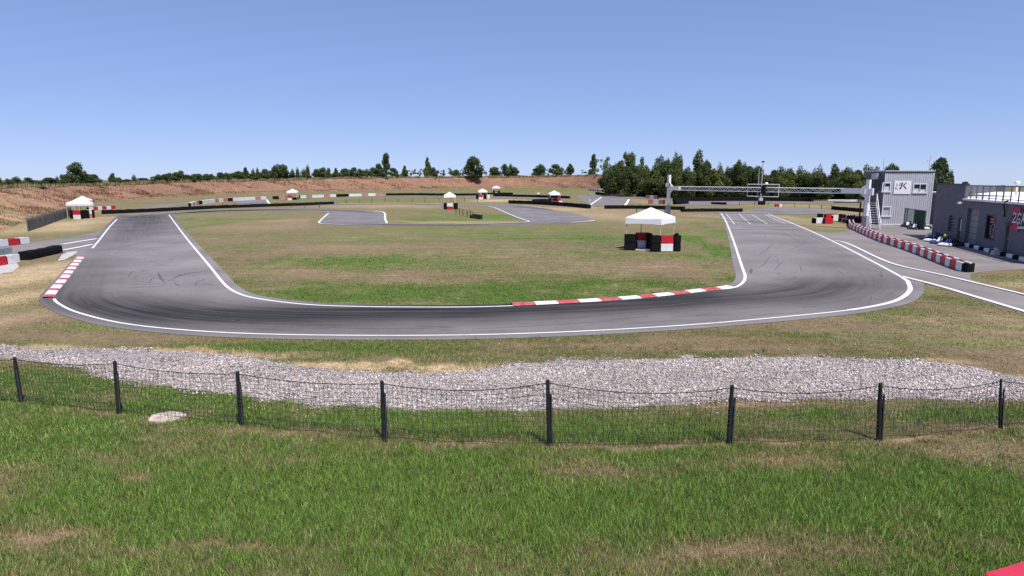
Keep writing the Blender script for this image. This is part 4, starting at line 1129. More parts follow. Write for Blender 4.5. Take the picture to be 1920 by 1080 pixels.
# undergrowth at the foot of the wood
def undergrowth():
    rg = np.random.default_rng(5); n = 26000
    px = rg.uniform(1136, 1650, n)
    edge = np.interp(px, [1136, 1220, 1300, 1400, 1650], [365.5, 369, 372.5, 373.5, 375.5])
    Y = np.array([g(a, b_).y for a, b_ in zip(px, edge)]) + rg.uniform(0, 9, n)
    x = (px - 960) / FPX * Y * 1.0 * (1 / CP) * CP
    z = rg.uniform(0, 1, n) ** 1.2 * (2.0 + 2.6 * vnoise(px * .09, px * 0, 4))
    d = rg.normal(size=(n, 3)); d /= np.linalg.norm(d, axis=1)[:, None]; a = np.cross(d, rg.normal(size=(n, 3))); a /= np.linalg.norm(a, axis=1)[:, None]; b_ = np.cross(d, a)
    P = np.stack([x, Y, z], 1); s = rg.uniform(.15, .4, n)[:, None]
    V = np.stack([P - a * s, P - b_ * s * .6, P + a * s, P + b_ * s * .6], 1).reshape(-1, 3)
    me = fast_mesh('undergrowth', V, np.arange(n * 4).reshape(n, 4))
    C = rg.uniform(.5, 1.3, n)[:, None] * np.array((.038, .05, .02))[None]; dry = rg.random(n) < .12; C[dry] = np.array((.16, .12, .06))
    point_color(me, 'col', np.repeat(C, 4, 0)); me.materials.append(M['leaf'])
    tag(link('undergrowth', me), 'dark tangled undergrowth at the foot of the roadside wood', 'undergrowth', kind='stuff')


undergrowth()


# ------------------------------------------------------------------ barrier blocks
def block_meshes(L, D, H):
    """a coloured channel with a groove along its top, filled by a black core that shows at both ends"""
    sh = MB(); w = .13 if D > .3 else .08
    pr = [(-D / 2, .01), (D / 2, .01), (D / 2, H), (D / 2 - w, H), (D / 2 - w, H - .08), (-D / 2 + w, H - .08), (-D / 2 + w, H), (-D / 2, H)]
    x = (L - .035) / 2; n = len(pr)
    fs = [(k, (k + 1) % n, n + (k + 1) % n, n + k) for k in range(n)]
    caps = [(0, 1, 4, 5), (1, 2, 3, 4), (0, 5, 6, 7)]
    sh.add([(-x, y, z) for y, z in pr] + [(x, y, z) for y, z in pr], fs + [tuple(reversed(c)) for c in caps] + [tuple(n + i for i in c) for c in caps])
    co = MB(); co.box((0, 0, (H - .06) / 2 + .005), (L - .004, D - .03, H - .06))
    return sh, co


_bc = {}


def block(loc, rz, color, label, group, L=.9, D=.5, H=.52, far=False, name='barrier_block'):
    key = (color, round(L, 2), D, H, far)
    if key not in _bc:
        sh, co = block_meshes(L, D, H)
        m = M[color]
        if far:
            one = MB(); one.box((0, 0, H / 2), (L, D, H)); one.m = [1, 1, 0, 0, 0, 0]
            _bc[key] = (one.mesh('barrier_block', [m, M['black']]), None)
        else:
            _bc[key] = (sh.mesh('barrier_block', m, bevel=.018), co.mesh('core', M['black'], bevel=.012))
    a, c = _bc[key]
    o = link(name, a); o.location = loc; o.rotation_euler = (0, 0, rz)
    tag(o, label, 'barrier block', group)
    if c: link('core', c, o)
    return o


def row_of_blocks(pts, L, colors, label, group, far=False, H=.52, D=.5, z=0.0, cname=None):
    P = resample(smooth_path([g(*p) for p in pts], .1), L)
    for i in range(len(P) - 1):
        a, b_ = P[i], P[i + 1]; c = (a + b_) / 2; c.z = z
        col = colors[i % len(colors)] if not callable(colors) else colors(i)
        block(c, math.atan2(b_.y - a.y, b_.x - a.x), col, label % (COLN[col], nth(i + 1)), group, L * .985, D, H, far)
    return P


COLN = {'red': 'red', 'white': 'white', 'pink': 'pink', 'black': 'black', 'tarp': 'grey'}
row_of_blocks([(1812, 510), (1797, 505), (1766, 493), (1731, 479), (1702, 468.5), (1679, 461), (1656, 453.5), (1632, 443.5), (1610, 433.5), (1600, 429), (1595.5, 423), (1597, 416)], .9, ['white', 'red'],
              '%s plastic block in the curved pit lane row, %s from the end nearest the clubhouse', 'barrier blocks in the curved pit lane row')
block(g(1816, 510.5) + Vector((.02, .1, 0)), R(107), 'black', 'black rubber end block closing the near end of the curved pit lane row', 'barrier blocks in the curved pit lane row', .34, .56, .5)
row_of_blocks([(-40, 469), (0, 462.5), (30, 459), (61, 455)], 1.0, ['white', 'red'], '%s block in the upper left row across the escape road, %s from left', 'blocks in the upper left row', H=.52)
row_of_blocks([(-46, 505), (0, 497.5), (24, 493.5), (46, 490)], 1.0, ['red', 'red', 'white', 'white', 'red'], '%s block in the lower left row by the black tyre barrier, %s from left', 'blocks in the lower left row', H=.54)
row_of_blocks([(-30, 489), (0, 482.5), (24, 478)], .95, ['tarp'], '%s tarpaulin covered block behind the lower left row, %s from left', 'tarpaulin covered blocks', H=.6)
row_of_blocks([(165, 394.5), (190, 393), (217, 391.5)], .95, ['white', 'red'], '%s block in the short row right of the left hand gazebos, %s from the gazebos', 'blocks by the left gazebos', far=True, H=.55)


def blob_row(pts, L, cols, where, group, H=.7, D=.5):
    row_of_blocks(pts, L, cols, '%s barrier block ' + where + ', %s from left', group, far=True, H=H, D=D)


blob_row([(356, 388), (366, 384.5), (380, 382.5), (400, 380), (420, 378.2), (444, 376.6), (470, 375.2), (505, 373.4)], 2.4, ['white', 'white', 'pink', 'white', 'pink', 'black', 'white', 'white'], 'in the curved row round the far left bend', 'blocks round the far left bend', H=.75)
blob_row([(512, 373.6), (530, 373.6), (546, 373.4)], 1.6, ['black', 'pink', 'white', 'red', 'white'], 'left of the gazebo near the embankment', 'blocks beside the embankment gazebo', H=.8)
blob_row([(562, 372), (600, 370.4), (640, 369), (690, 367.6), (724, 367)], 2.6, ['white', 'pink', 'white', 'white', 'pink', 'white', 'black', 'black', 'white', 'white', 'pink'], 'in the long row right of the embankment gazebo', 'blocks in the row below the embankment', H=.8)
blob_row([(1103, 356.8), (1115, 358.2), (1133, 360)], 2.6, ['white', 'pink', 'white', 'black'], 'in the row at the left edge of the wood', 'blocks at the edge of the wood', H=.9)
blob_row([(1134, 366.8), (1160, 368.2), (1195, 369.3)], 2.2, ['pink', 'pink', 'white'], 'in the pink row in front of the wood', 'blocks in front of the wood', H=.8)
blob_row([(1212, 372.5), (1226, 373), (1240, 373.6)], 1.5, ['pink', 'white', 'pink', 'black'], 'in the rear pile left of the gantry post', 'blocks left of the gantry post', H=.9)
blob_row([(1216, 382), (1230, 382.4), (1246, 383)], 1.3, ['pink', 'white', 'pink', 'red'], 'in the front pile left of the gantry post', 'blocks left of the gantry post', H=.9)
blob_row([(1453, 387.6), (1460, 387.6), (1467, 387.4)], .62, ['red', 'white', 'red'], 'in the small cluster below the lamp poles', 'blocks below the lamp poles', H=.5)

# the group of blocks beyond the pit lane row
GP = 'blocks on the grass beside the gantry'
for (px, py, col, z, lab) in [(1535.5, 419, 'white', 0, 'white barrier block on the grass, left end of the group by the gantry'), (1552, 419.5, 'red', 0, 'bright red barrier block on the grass in front of the group by the gantry'),
                              (1553, 411, 'red', .0, 'red barrier block standing behind the bright red one by the gantry'), (1567, 414, 'white', 0, 'white barrier block between the red block and the chequered stack'),
                              (1605, 415, 'white', 0, 'white barrier block right of the chequered stack'), (1611.5, 417, 'red', 0, 'red barrier block at the foot of the black frame post'), (1620, 415.5, 'white', 0, 'white barrier block half hidden behind the right gantry post')]:
    p = g(px, py); block((p.x, p.y, z), R(2), col, lab, GP, .98, .5, .66)
block(g(1526.5, 418.6), R(2), 'black', 'black barrier block at the far left of the group by the gantry', GP, .42, .5, .6)
block(g(1546, 409.5) - Vector((.6, 0, 0)), R(2), 'black', 'black barrier block behind the white one by the gantry', GP, .6, .5, .62)
for i, (px, py) in enumerate([(1575, 416), (1582, 417.5), (1589, 419)]):
    for k in range(2):
        p = g(px, py); block((p.x, p.y, k * .5), R(68), ['red', 'white'][(i + k) % 2], '%s block in the %s layer of the chequered stack, %s column from left' % (['red', 'white'][(i + k) % 2], ['bottom', 'top'][k], nth(i + 1)), 'blocks of the chequered stack', .5, .42, .5)
for k in range(2):
    p = g(1597, 419.5); block((p.x, p.y, k * .5), R(68), 'black', 'black block in the %s layer at the right end of the chequered stack' % ['bottom', 'top'][k], 'blocks of the chequered stack', .5, .5, .5)

# kerb stones along the clubhouse wall come with the clubhouse


# ------------------------------------------------------------------ long black tyre barriers
def tyre_barrier(pts, H, label, D=.7, wob=.06):
    P = smooth_path([g(*p) for p in pts], .62)
    b = MB(); n = len(P); vs, fs = [], []
    rg = random.Random(len(pts) * 31 + int(pts[0][0]))
    for i, p in enumerate(P):
        d = (P[min(i + 1, n - 1)] - P[max(i - 1, 0)]).normalized(); s = Vector((-d.y, d.x, 0))
        h = H * (1 + rg.uniform(-wob, wob)) * (1 - (.05 if i % 2 else 0)); w = D / 2 * (1 - (.09 if i % 2 else 0))
        for (o_, z) in ((-w, -.02), (-w * 1.03, h * .5), (-w * .9, h * .97), (-w * .5, h), (w * .5, h), (w * .9, h * .97), (w * 1.03, h * .5), (w, -.02)):
            q = p + s * o_; vs.append((q.x, q.y, z))
    for i in range(n - 1):
        for c in range(7): fs.append((8 * i + c, 8 * i + 8 + c, 8 * i + 9 + c, 8 * i + 1 + c))
    fs.append(tuple(range(8))); fs.append(tuple(range(8 * n - 8, 8 * n)))
    b.add(vs, fs)
    o = b.build('tyre_barrier', M['tyre'])
    return tag(o, label, 'tyre barrier', 'long black tyre barriers')


tyre_barrier([(46, 488), (70, 482.5), (95, 477), (115, 472)], .54, 'black tyre barrier beside the escape road at the left, ending at the concrete slab')
tyre_barrier([(193, 401.5), (250, 399), (300, 396.5), (350, 393.8), (400, 391.3), (450, 389.4), (500, 387.6), (560, 385.6), (626, 383)], .58, 'long thin black tyre barrier running right from the left hand gazebos')
tyre_barrier([(724, 366.8), (780, 366.4), (840, 367), (900, 366.6)], .75, 'black tyre barrier in front of the embankment left of the two close gazebos')
tyre_barrier([(905, 365.2), (940, 364.2), (962, 364.6)], .6, 'short black tyre barrier behind the second gazebo of the close pair')
tyre_barrier([(926, 368.2), (980, 369.4), (1030, 370.8), (1068, 372.4)], .7, 'black tyre barrier passing behind the gazebo left of the wood')
tyre_barrier([(955, 381.6), (1000, 383), (1050, 386), (1105, 391)], .72, 'black tyre barrier along the far edge of the inner hairpin')
tyre_barrier([(1134, 391.5), (1180, 391.3), (1222, 392), (1287, 394)], .62, 'black tyre barrier passing behind the left gantry post')
tyre_barrier([(1278, 397.2), (1330, 396.6), (1395, 396.9)], .5, 'black tyre barrier at the far end of the starting straight')
tyre_barrier([(1264, 383.2), (1292, 382.2)], .9, 'short thick black tyre barrier right of the left gantry post')
tyre_barrier([(1262, 377.4), (1340, 377), (1420, 376.8), (1500, 377.4), (1526, 378.2)], .95, 'long black tyre barrier at the foot of the wood')
tyre_barrier([(1334, 383.2), (1348, 383.5), (1363, 384)], .5, 'low black tyre barrier island on the far asphalt')
tyre_barrier([(1422, 384.2), (1438, 384.2)], .85, 'short black tyre barrier block below the lamp poles')
tyre_barrier([(1562, 393), (1590, 395.5), (1619, 398.2)], .6, 'black tyre barrier behind the right gantry post')
tyre_barrier([(1000, 379.6), (1015, 378.6), (1036, 378.4)], .7, 'dark barrier curving left from the gazebo left of the wood')
tyre_barrier([(1118, 364.8), (1134, 367)], .9, 'short black tyre barrier at the corner of the wood')


# ------------------------------------------------------------------ gazebos
def gazebo_parts():
    """2.5 m square tent, unit built once"""
    s, h0, h1 = 1.25, 1.72, 2.8
    c = MB(); n = 8
    ring = []
    for side in range(4):
        a0 = [(-s, -s), (s, -s), (s, s), (-s, s)][side]; a1 = [(s, -s), (s, s), (-s, s), (-s, -s)][side]
        for k in range(n):
            t = k / n; ring.append((a0[0] * (1 - t) + a1[0] * t, a0[1] * (1 - t) + a1[1] * t, t))
    def off(t): return .10 * math.sin(math.pi * t)
    vs, fs = [], []
    rg = random.Random(4)
    for (x, y, t) in ring:
        q = 1 - off(t) * .12
        vs.append((x * q, y * q, h0 + .42 - off(t) * .55))
    for (x, y, t) in ring:
        q = 1.012 - off(t) * .12
        vs.append((x * q, y * q, h0 + off(t) * .5 + rg.uniform(-.012, .012)))
    for (x, y, t) in ring: vs.append((x * .5, y * .5, h0 + .42 + (h1 - h0 - .42) * .47 - off(t) * .5))
    m = len(ring); vs.append((0, 0, h1))
    for k in range(m):
        k2 = (k + 1) % m
        fs.append((k, k2, m + k2, m + k)); fs.append((k, 2 * m + k, 2 * m + k2, k2)); fs.append((2 * m + k, 3 * m, 2 * m + k2))
    c.add(vs, fs)
    can = c.mesh('canopy', M['canopy'])
    lg = MB(); lg.box((0, 0, 1.0), (.06, .06, 2.0)); lg.box((0, 0, .01), (.13, .13, .02)); lg.box((0, 0, 1.0), (.075, .075, .09))
    return can, lg.mesh('leg', M['leg'])


GZ = gazebo_parts()


def gazebo(px, py, rz, sc, hs, label):
    p = g(px, py)
    o = thing('gazebo', p, label, 'gazebo', rz, 'white gazebos of the marshals')
    c = link('canopy', GZ[0], o); c.scale = (sc, sc, hs)
    for sx in (-1, 1):
        for sy in (-1, 1):
            l = link('leg', GZ[1], o); l.location = (sx * 1.19 * sc, sy * 1.19 * sc, 0); l.scale = (1, 1, hs)
    return o, p


gz, gp = gazebo(1218, 466.5, R(-35), 1.08, 1.08, 'nearest white gazebo sheltering red and white blocks on the infield grass')
# a floor sheet under it
b = MB(); b.box((0, 0, .012), (2.75, 2.6, .02)); fl = b.build('floor_sheet', M['concrete'], bevel=0)
fl.location = (gp.x - .15, gp.y, 0); fl.rotation_euler = (0, 0, R(-35)); tag(fl, 'pale ground slab under the nearest gazebo', 'ground slab')
GG = 'blocks under the nearest gazebo'
for k, col in ((0, 'white'), (1, 'red')):
    lay = ['lower', 'upper'][k]
    p = g(1250, 472.5); block((p.x, p.y + .25, .025 + k * .56), R(3), col, '%s %s block at the front right of the nearest gazebo' % (lay, col), GG, .92, .5, .56)
    p = g(1206.5, 466); block((p.x, p.y + .35, .025 + k * .56), R(8), col, '%s %s block at the back of the nearest gazebo' % (lay, col), GG, 1.0, .5, .56)
    for (px, py, L, w, n) in [(1231, 472.5, .72, .5, 'beside the front pole'), (1269.5, 471.5, .46, .62, 'at the far right'), (1182, 469.5, .8, .5, 'at the far left'), (1218, 467, .35, .6, 'in the middle behind the front pole')]:
        p = g(px, py); block((p.x, p.y + .25, .025 + k * .56), R(3 if px > 1200 else -6), 'black', '%s black block %s of the nearest gazebo' % (lay, n), GG, L, w, .56)
b = MB()
for (ang) in (0,):
    b.lathe([(.13, 0), (.16, .05), (.13, .1), (.07, .1), (.07, 0), (.13, 0)], 14)
o = b.build('helmet_bag', M['black']); o.location = g(1269, 471) + Vector((0, .2, 1.16)); tag(o, 'small dark bundle lying on the black block at the right of the nearest gazebo', 'bundle')

for (px, py, rz, sc, hs, lab, bl) in [
    (152, 408.5, R(-14), .86, .92, 'front white gazebo of the pair by the paling fence', [(147.5, 410.8, 'white', 'red'), (139, 410, 'black', 'black'), (161, 409.5, 'black', 'black'), (171, 408.5, 'pink', 'white')]),
    (158, 401, R(20), .8, .95, 'rear white gazebo of the pair, its roof showing over the front one', []),
    (549.5, 374.6, R(10), .98, .98, 'small white gazebo standing below the embankment beside the red and white row', [(544, 375.4, 'white', 'red'), (540.5, 374.6, 'red', 'red'), (552, 374.2, 'black', None), (557, 374.4, 'black', None)]),
    (843.5, 388, R(8), .86, 1.0, 'white gazebo with red and white front block in the middle of the infield loop', [(844, 393, 'red', 'white'), (836, 392.5, 'black', 'black'), (854.5, 392.5, 'black', 'black')]),
    (904.5, 372.5, R(12), .92, .95, 'left gazebo of the close pair in front of the embankment', [(901.5, 373.8, 'white', 'red'), (895, 373, 'black', 'black'), (909.5, 373, 'black', 'black'), (916, 372.5, 'white', 'white')]),
    (930.5, 362.4, R(-10), 1.0, 1.0, 'right hand smaller looking gazebo of the close pair in front of the embankment', [(931, 363.4, 'white', 'red'), (926, 363, 'black', 'black'), (936, 363, 'black', 'black')]),
    (1039, 380.5, R(6), .92, .96, 'white gazebo left of the wood beside the dark curving barrier', [(1040, 381.4, 'red', 'black'), (1031.5, 381, 'black', 'black'), (1048, 380.8, 'black', 'red'), (1050.5, 381.4, 'white', None)])]:
    gazebo(px, py, rz, sc, hs, lab)
    short = {152: 'the gazebo by the paling fence', 549.5: 'the small gazebo below the embankment', 843.5: 'the infield gazebo', 904.5: 'the left gazebo of the close pair', 930.5: 'the right gazebo of the close pair', 1039: 'the gazebo left of the wood'}.get(px, '')
    for q, (bx, by, c0, c1) in enumerate(bl):
        for k, c in ((0, c0), (1, c1)):
            if c is None: continue
            p = g(bx, by); Y = p.y
            L = {0: 1.0}.get(q, .72)
            block((p.x, p.y, k * .55), rz * .3, c, '%s %s block, %s from the left, under %s' % (['lower', 'upper'][k], COLN[c], nth(1 + sorted(v[0] for v in bl).index(bx)), short), 'blocks under the far gazebos', L, .5, .55, far=True)


# ------------------------------------------------------------------ front fence
POSTS = [((-128, 738), (-150, 662)), ((40, 755), (27, 670)), ((223, 775), (215, 677)), ((452, 797), (445, 696)), ((721, 827), (716, 714)), ((1030, 837), (1027, 712)), ((1366, 833), (1373, 722)), ((1647, 826), (1651, 718)), ((1874, 803), (1877, 710)), ((2080, 780), (2092, 700))]


def front_fence():
    o = thing('fence', (0, 0, 0), 'low black post and net fence with sagging wire crossing the foreground lawn', 'fence')
    tops, bots, tq = [], [], []
    for k, (bp, tp) in enumerate(POSTS):
        a = g(*bp); t = at(tp[0], tp[1], a.y + .02)
        d = (t - a).normalized(); s = Vector((1, 0, 0))
        thin = .62 if k >= 8 else 1.0
        b = MB(); L = (t - a).length
        ang = math.atan2(d.x, d.z); rx = -math.atan2(d.y, d.z)
        w = .075 * thin
        b.tube([a - d * .15, a + d * (L * .62), a + d * (L * .8)], [w * .62, w * .6, w * .56], 10)
        b.tube([a + d * (L * .8), a + d * (L * .985), a + d * L], [w * .5, w * .49, w * .40], 10)
        po = b.build('post', M['post'], o, smooth=False)
        b2 = MB(); off = Vector((.055 * thin, -.03, 0)) if k > 1 else Vector((.045, -.03, 0))
        b2.box(a + d * (L * .40) + off, (.028 * thin, .03, L * .80), 0, 0, ry=ang)
        b2.box(a + d * (L * .40) + off + Vector((.0, -.017, 0)), (.008, .006, L * .72), 0, 1, ry=ang)
        sb = b2.build('brace', [M['post'], M['strip']], po)
        tops.append(a + d * (L * .955)); bots.append(a + d * .07); tq.append(d)
    tw, bw, net = MB(), MB(), MB()
    rg = random.Random(3)
    for k in range(len(tops) - 1):
        A, B, a, b_ = tops[k], tops[k + 1], bots[k], bots[k + 1]
        span = (B - A).length; sag = .045 * span * (1.0 if k > 3 else .6)
        def top(t): return A.lerp(B, t) - Vector((0, 0, sag * 4 * t * (1 - t)))
        def bot(t): return a.lerp(b_, t) + Vector((0, 0, .02 * math.sin(t * 14) - .03 * 4 * t * (1 - t)))
        tw.tube([top(i / 14) for i in range(15)], .009, 5)
        bw.tube([bot(i / 14) for i in range(15)], .007, 5)
        m = int(span / .095); rows = 11
        shear = rg.uniform(-.35, .35) if k > 4 else rg.uniform(-.08, .08)
        def npt(t, v):
            tt = max(0, min(1, t + shear * .10 * math.sin(math.pi * v) * math.sin(math.pi * t)))
            p = bot(tt).lerp(top(tt), v); p.y += .06 * math.sin(5 * t + 3 * v + k) * math.sin(math.pi * v); p.z -= .035 * math.sin(math.pi * v) * math.sin(9 * t + k); return p
        for i in range(m + 1):
            t = i / m; net.tube([npt(t + rg.uniform(-.002, .002), v / 7) for v in range(8)], .0037, 3, caps=False)
        for r_ in range(1, rows):
            net.tube([npt(i / 24, r_ / rows + rg.uniform(-.004, .004)) for i in range(25)], .0037, 3, caps=False)
    tw.build('top_wire', M['wire'], o); bw.build('bottom_wire', M['wire'], o); net.build('net', M['wire'], o)


front_fence()


# ------------------------------------------------------------------ far fences
def wire_fence(posts, h, label, group, wires=(.9,), r=.05, net=False):
    P = [g(*p) for p in posts]
    o = thing('wire_fence', P[0], label, 'fence', group=group)
    for p in P:
        q = p - P[0]; b = MB(); b.tube([q - Vector((0, 0, .05)), q + Vector((0, 0, h))], r, 6); b.build('post', M['post'], o)
    w = MB()
    for f in wires: w.tube([(p - P[0]) + Vector((0, 0, h * f)) for p in P], r * .28, 4)
    w.build('wire', M['wire'], o)
    return o


wire_fence([(418, 388.2), (441, 387.6), (470, 389.4), (493, 388.6), (520, 388.5), (546, 389), (572, 389.6), (599, 390)], .8, 'low post and wire fence in front of the thin black tyre barrier', 'low post and wire fences')
wire_fence([(625, 382), (649, 381.6), (673, 380.6), (697, 379.8), (722, 379.2), (747, 379), (774, 378.8), (797, 378.8), (823, 378.4), (846, 378), (871, 377.6), (895, 379.6)], .85, 'low post and wire fence across the middle of the circuit left of the infield gazebo', 'low post and wire fences')
wire_fence([(1386, 384.2), (1415, 385.2), (1440, 386.4), (1490, 389), (1517, 390.4), (1540, 391.4), (1559, 391.6)], .7, 'low post and wire fence on the dry grass right of the lamp poles', 'low post and wire fences')
wire_fence([(855, 401.5), (862, 402.6), (868, 404), (876, 407), (882, 407.6), (887, 410)], .88, 'row of black posts with wires beside the tyres on the infield', 'low post and wire fences', (.9, .5), .055)
wire_fence([(1193.5, 402), (1222, 403), (1246, 403)], .9, 'short black railing behind the nearest gazebo roof', 'low post and wire fences', (.95,), .05)


def tyre_pile(px, py, n, label):
    p = g(px, py)
    b = MB()
    for k in range(n):
        b.lathe([(.16, 0), (.27, .01), (.30, .06), (.30, .13), (.27, .18), (.16, .19), (.14, .1), (.16, 0)], 14, M=Matrix.Translation((random.uniform(-.02, .02), 0, k * .19)))
    o = b.build('tyre_stack', M['rubber']); o.location = p; tag(o, label, 'tyre stack', 'tyre stacks on the infield')


for i, (px, py) in enumerate([(884.5, 408.5), (890, 409.4), (895.5, 410.4), (900.5, 411)]):
    tyre_pile(px, py, 3 if i else 2, 'stack of black tyres by the infield posts, %s from left' % nth(i + 1))


def paling_fence():
    pts = [(53, 434), (77, 426), (107, 415), (135, 405)]
    P = resample(smooth_path([g(*p) for p in pts], .1), .13)
    o = thing('paling_fence', P[0], 'weathered grey paling fence at the foot of the left embankment', 'fence')
    b = MB(); rg = random.Random(9)
    for i, p in enumerate(P):
        q = p - P[0]; h = 1.22 + rg.uniform(-.06, .06); b.box((q.x, q.y, h / 2), (.05, .05, h), rg.uniform(0, 1.5), rx=rg.uniform(-.04, .04))
    b.build('slat_panel', M['slat'], o)
    r_ = MB()
    for z in (.3, .7, 1.05): r_.tube([(p - P[0]) + Vector((0, 0, z)) for p in P[::6] + [P[-1]]], .018, 4)
    r_.build('rail', M['slat'], o)
    for i in range(0, len(P), 20):
        q = P[i] - P[0]; b = MB(); b.tube([(q.x, q.y, -.1), (q.x, q.y, 1.38)], .06, 7); b.build('post', M['strip'], o)


paling_fence()

# small markers
for (px, py, y1, w, lab) in [(1106, 380.5, 374, .14, 'small white marker post at the bend left of the wood'), (1144, 367.5, 346, .3, 'white marker pole standing against the dark wood'), (1009.5, 364.5, 361, .9, 'small white board on the grass below the embankment')]:
    p = g(px, py); t = at(px, y1, p.y); b = MB()
    if w > .5: b.box((0, 0, t.z * .6), (w, .06, t.z * .8)); b.box((-w * .35, 0, t.z * .2), (.06, .06, t.z * .4)); b.box((w * .35, 0, t.z * .2), (.06, .06, t.z * .4))
    else:
        b.tube([(0, 0, -.05), (0, 0, t.z)], w * .35, 8); b.box((0, -.03, t.z * .9), (w * 1.8, .05, min(.5, t.z * .2)))
    o = b.build('marker_post', M['white']); o.location = p; tag(o, lab, 'marker')


def lamp_post(px, py, yt, head, label):
    p = g(px, py); t = at(px, yt, p.y)
    o = thing('lamp_post', p, label, 'lamp post', group='lamp posts in front of the wood')
    b = MB(); b.tube([(0, 0, 0), (0, 0, t.z * .5), (0, 0, t.z)], [.13, .1, .07], 8); b.build('pole', M['steel'], o)
    b = MB(); b.box((0, 0, .45), (.85, .6, .95)); b.build('foot_block', M['concrete'], o, bevel=.04)
    b = MB(); b.box((0, 0, t.z + .1), (head, .35, .28)); b.box((0, -.1, t.z - .05), (head * .8, .25, .08)); b.build('lamp_head', M['dark'], o, bevel=.03)


lamp_post(1426, 378.5, 304, .55, 'taller grey lamp post with a dark head in front of the wood')
lamp_post(1420, 374.4, 314, .3, 'shorter grey lamp post left of the tall one in front of the wood')


# ------------------------------------------------------------------ gantry
def gantry():
    A = g(1252, 405.5); B = g(1621, 430)
    d = B - A; L = d.length; rz = math.atan2(d.y, d.x)
    o = thing('start_gantry', A, 'pale steel start gantry with a lattice beam spanning the straight', 'gantry', rz)
    zt = 3.85
    hA = at(1246, 328, A.y).z; hB = at(1622, 337, B.y).z
    for (x, h, cb) in ((0, hA, 1.55), (L, hB, 1.35)):
        b = MB(); b.box((x, 0, cb + (h - cb) / 2), (.36, .36, h - cb)); po = b.build('post', M['gantry'], o, bevel=.02)
        b = MB(); b.box((x, 0, cb / 2), (.5, .5, cb)); b.build('foot_block', M['concrete_grey'], po, bevel=.02)
    z0, z1 = zt - .24, zt + .24
    xa, xb = 1.9, L - 2.6
    b = MB()
    for (y, z) in ((-.22, z0), (-.22, z1), (.22, z0), (.22, z1)): b.tube([(xa, y, z), (xb, y, z)], .048, 6)
    n = 40
    for i in range(n):
        x0 = xa + (xb - xa) * i / n; x1 = xa + (xb - xa) * (i + 1) / n
        for y in (-.22, .22): b.tube([(x0, y, z0 if i % 2 else z1), (x1, y, z1 if i % 2 else z0)], .026, 4)
        for z in (z0, z1): b.tube([(x0, -.22, z), (x1, .22, z)] if i % 2 else [(x0, .22, z), (x1, -.22, z)], .02, 4)
    b.build('lattice_beam', M['gantry'], o)
    for (x0, x1, sg, xp) in ((.18, xa + .1, 1, .18), (xb - .1, L - .18, -1, L - .18)):
        b = MB(); b.span(x0, x1, -.27, .27, zt - .26, zt + .26)
        # triangular gussets against the post
        for sz in (1, -1):
            pts = [(xp, zt + sz * .26), (xp + sg * .6, zt + sz * .26), (xp, zt + sz * .72)]
            vs = [(p[0], y, p[1]) for y in (-.05, .05) for p in pts]
            b.add(vs, [(0, 1, 2), (3, 5, 4), (0, 3, 4, 1), (1, 4, 5, 2), (2, 5, 3, 0)])
        b.build('beam_bracket', M['gantry'], o)
    b = MB(); b.box((L + .4, -.1, zt - .05), (.4, .25, .7)); b.build('control_box', M['gantry'], o, bevel=.02)
    b = MB(); b.lathe([(.0, .0), (.36, .0), (.42, .03), (.42, .1), (.36, .14), (.0, .14)], 22, M=Matrix.Translation((0, -.2, zt + .45)) @ Matrix.Rotation(R(90), 4, 'X'))
    dk = b.build('dial', M['dark'], o, smooth=False)
    b = MB(); b.lathe([(.0, .0), (.33, .0), (.33, .02), (.0, .02)], 22, M=Matrix.Translation((0, -.335, zt + .45)) @ Matrix.Rotation(R(90), 4, 'X')); b.build('dial_face', M['gantry'], dk)
    # signal unit part way along
    f = None
    best = 0
    for k in range(200):
        x = L * k / 199; w = A + d * (x / L); v = (w - Vector((0, 0, CAM_H))); px = 960 + FPX * w.x / (w.y * CP + (CAM_H - zt) * SP)
        if f is None or abs(px - 1435.5) < f: f, best = abs(px - 1435.5), x
    x = best
    b = MB(); b.span(x - .27, x + .27, -.45, .32, zt - .55, zt + .5); s = b.build('signal_light', M['dark'], o, bevel=.03)
    b = MB()
    for i, (dx, dz) in enumerate(((-.13, .28), (.13, .28), (-.13, -.02), (.13, -.02), (-.13, -.32), (.13, -.32))):
        b.lathe([(0, 0), (.1, 0), (.12, .02), (.12, .1), (.1, .1), (.1, .03)], 12, M=Matrix.Translation((x + dx, -.45, zt + dz)) @ Matrix.Rotation(R(90), 4, 'X'))
    b.build('lens', M['ink'], s)
    b = MB(); b.lathe([(0, .3), (.12, .28), (.2, .16), (.2, 0), (0, 0)], 12, M=Matrix.Translation((x + .1, -.05, zt + .56))); b.build('beacon', M['white'], s, smooth=True)
    b = MB()
    for (xx0, xx1, zz) in ((x - 2.2, x + 2.1, zt + .62), (x - 2.2, x + 2.1, zt - .78)): b.tube([(xx0, -.45, zz), (xx1, -.45, zz)], .045, 6)
    for xx in (x - 2.2, x + 2.1): b.tube([(xx, -.45, zt - .78), (xx, -.45, zt + .62)], .03, 6)
    b.build('guard_rail', M['gantry'], o)


gantry()


def black_frame():
    p = g(1610.5, 417.5); h = at(1610.5, 378.6, p.y).z
    o = thing('height_frame', p, 'thin black frame with post and crossbar left of the right gantry post', 'frame')
    b = MB(); b.box((0, 0, h / 2), (.13, .13, h)); b.build('post', M['dark'], o)
    b = MB(); b.box((-1.45, .3, h - .06), (3.0, .1, .11), R(-4)); b.build('crossbar', M['dark'], o)
    b = MB(); b.box((.0, 0, .05), (.95, .5, .09)); b.build('foot_plate', M['dark'], o)
    b = MB(); b.box((-1.5, .5, h + .2), (4.2, .1, .13), R(-3)); b.box((-.9, .45, h + .08), (2.2, .08, .1), R(-5)); b.build('white_bar', M['white'], o)


black_frame()


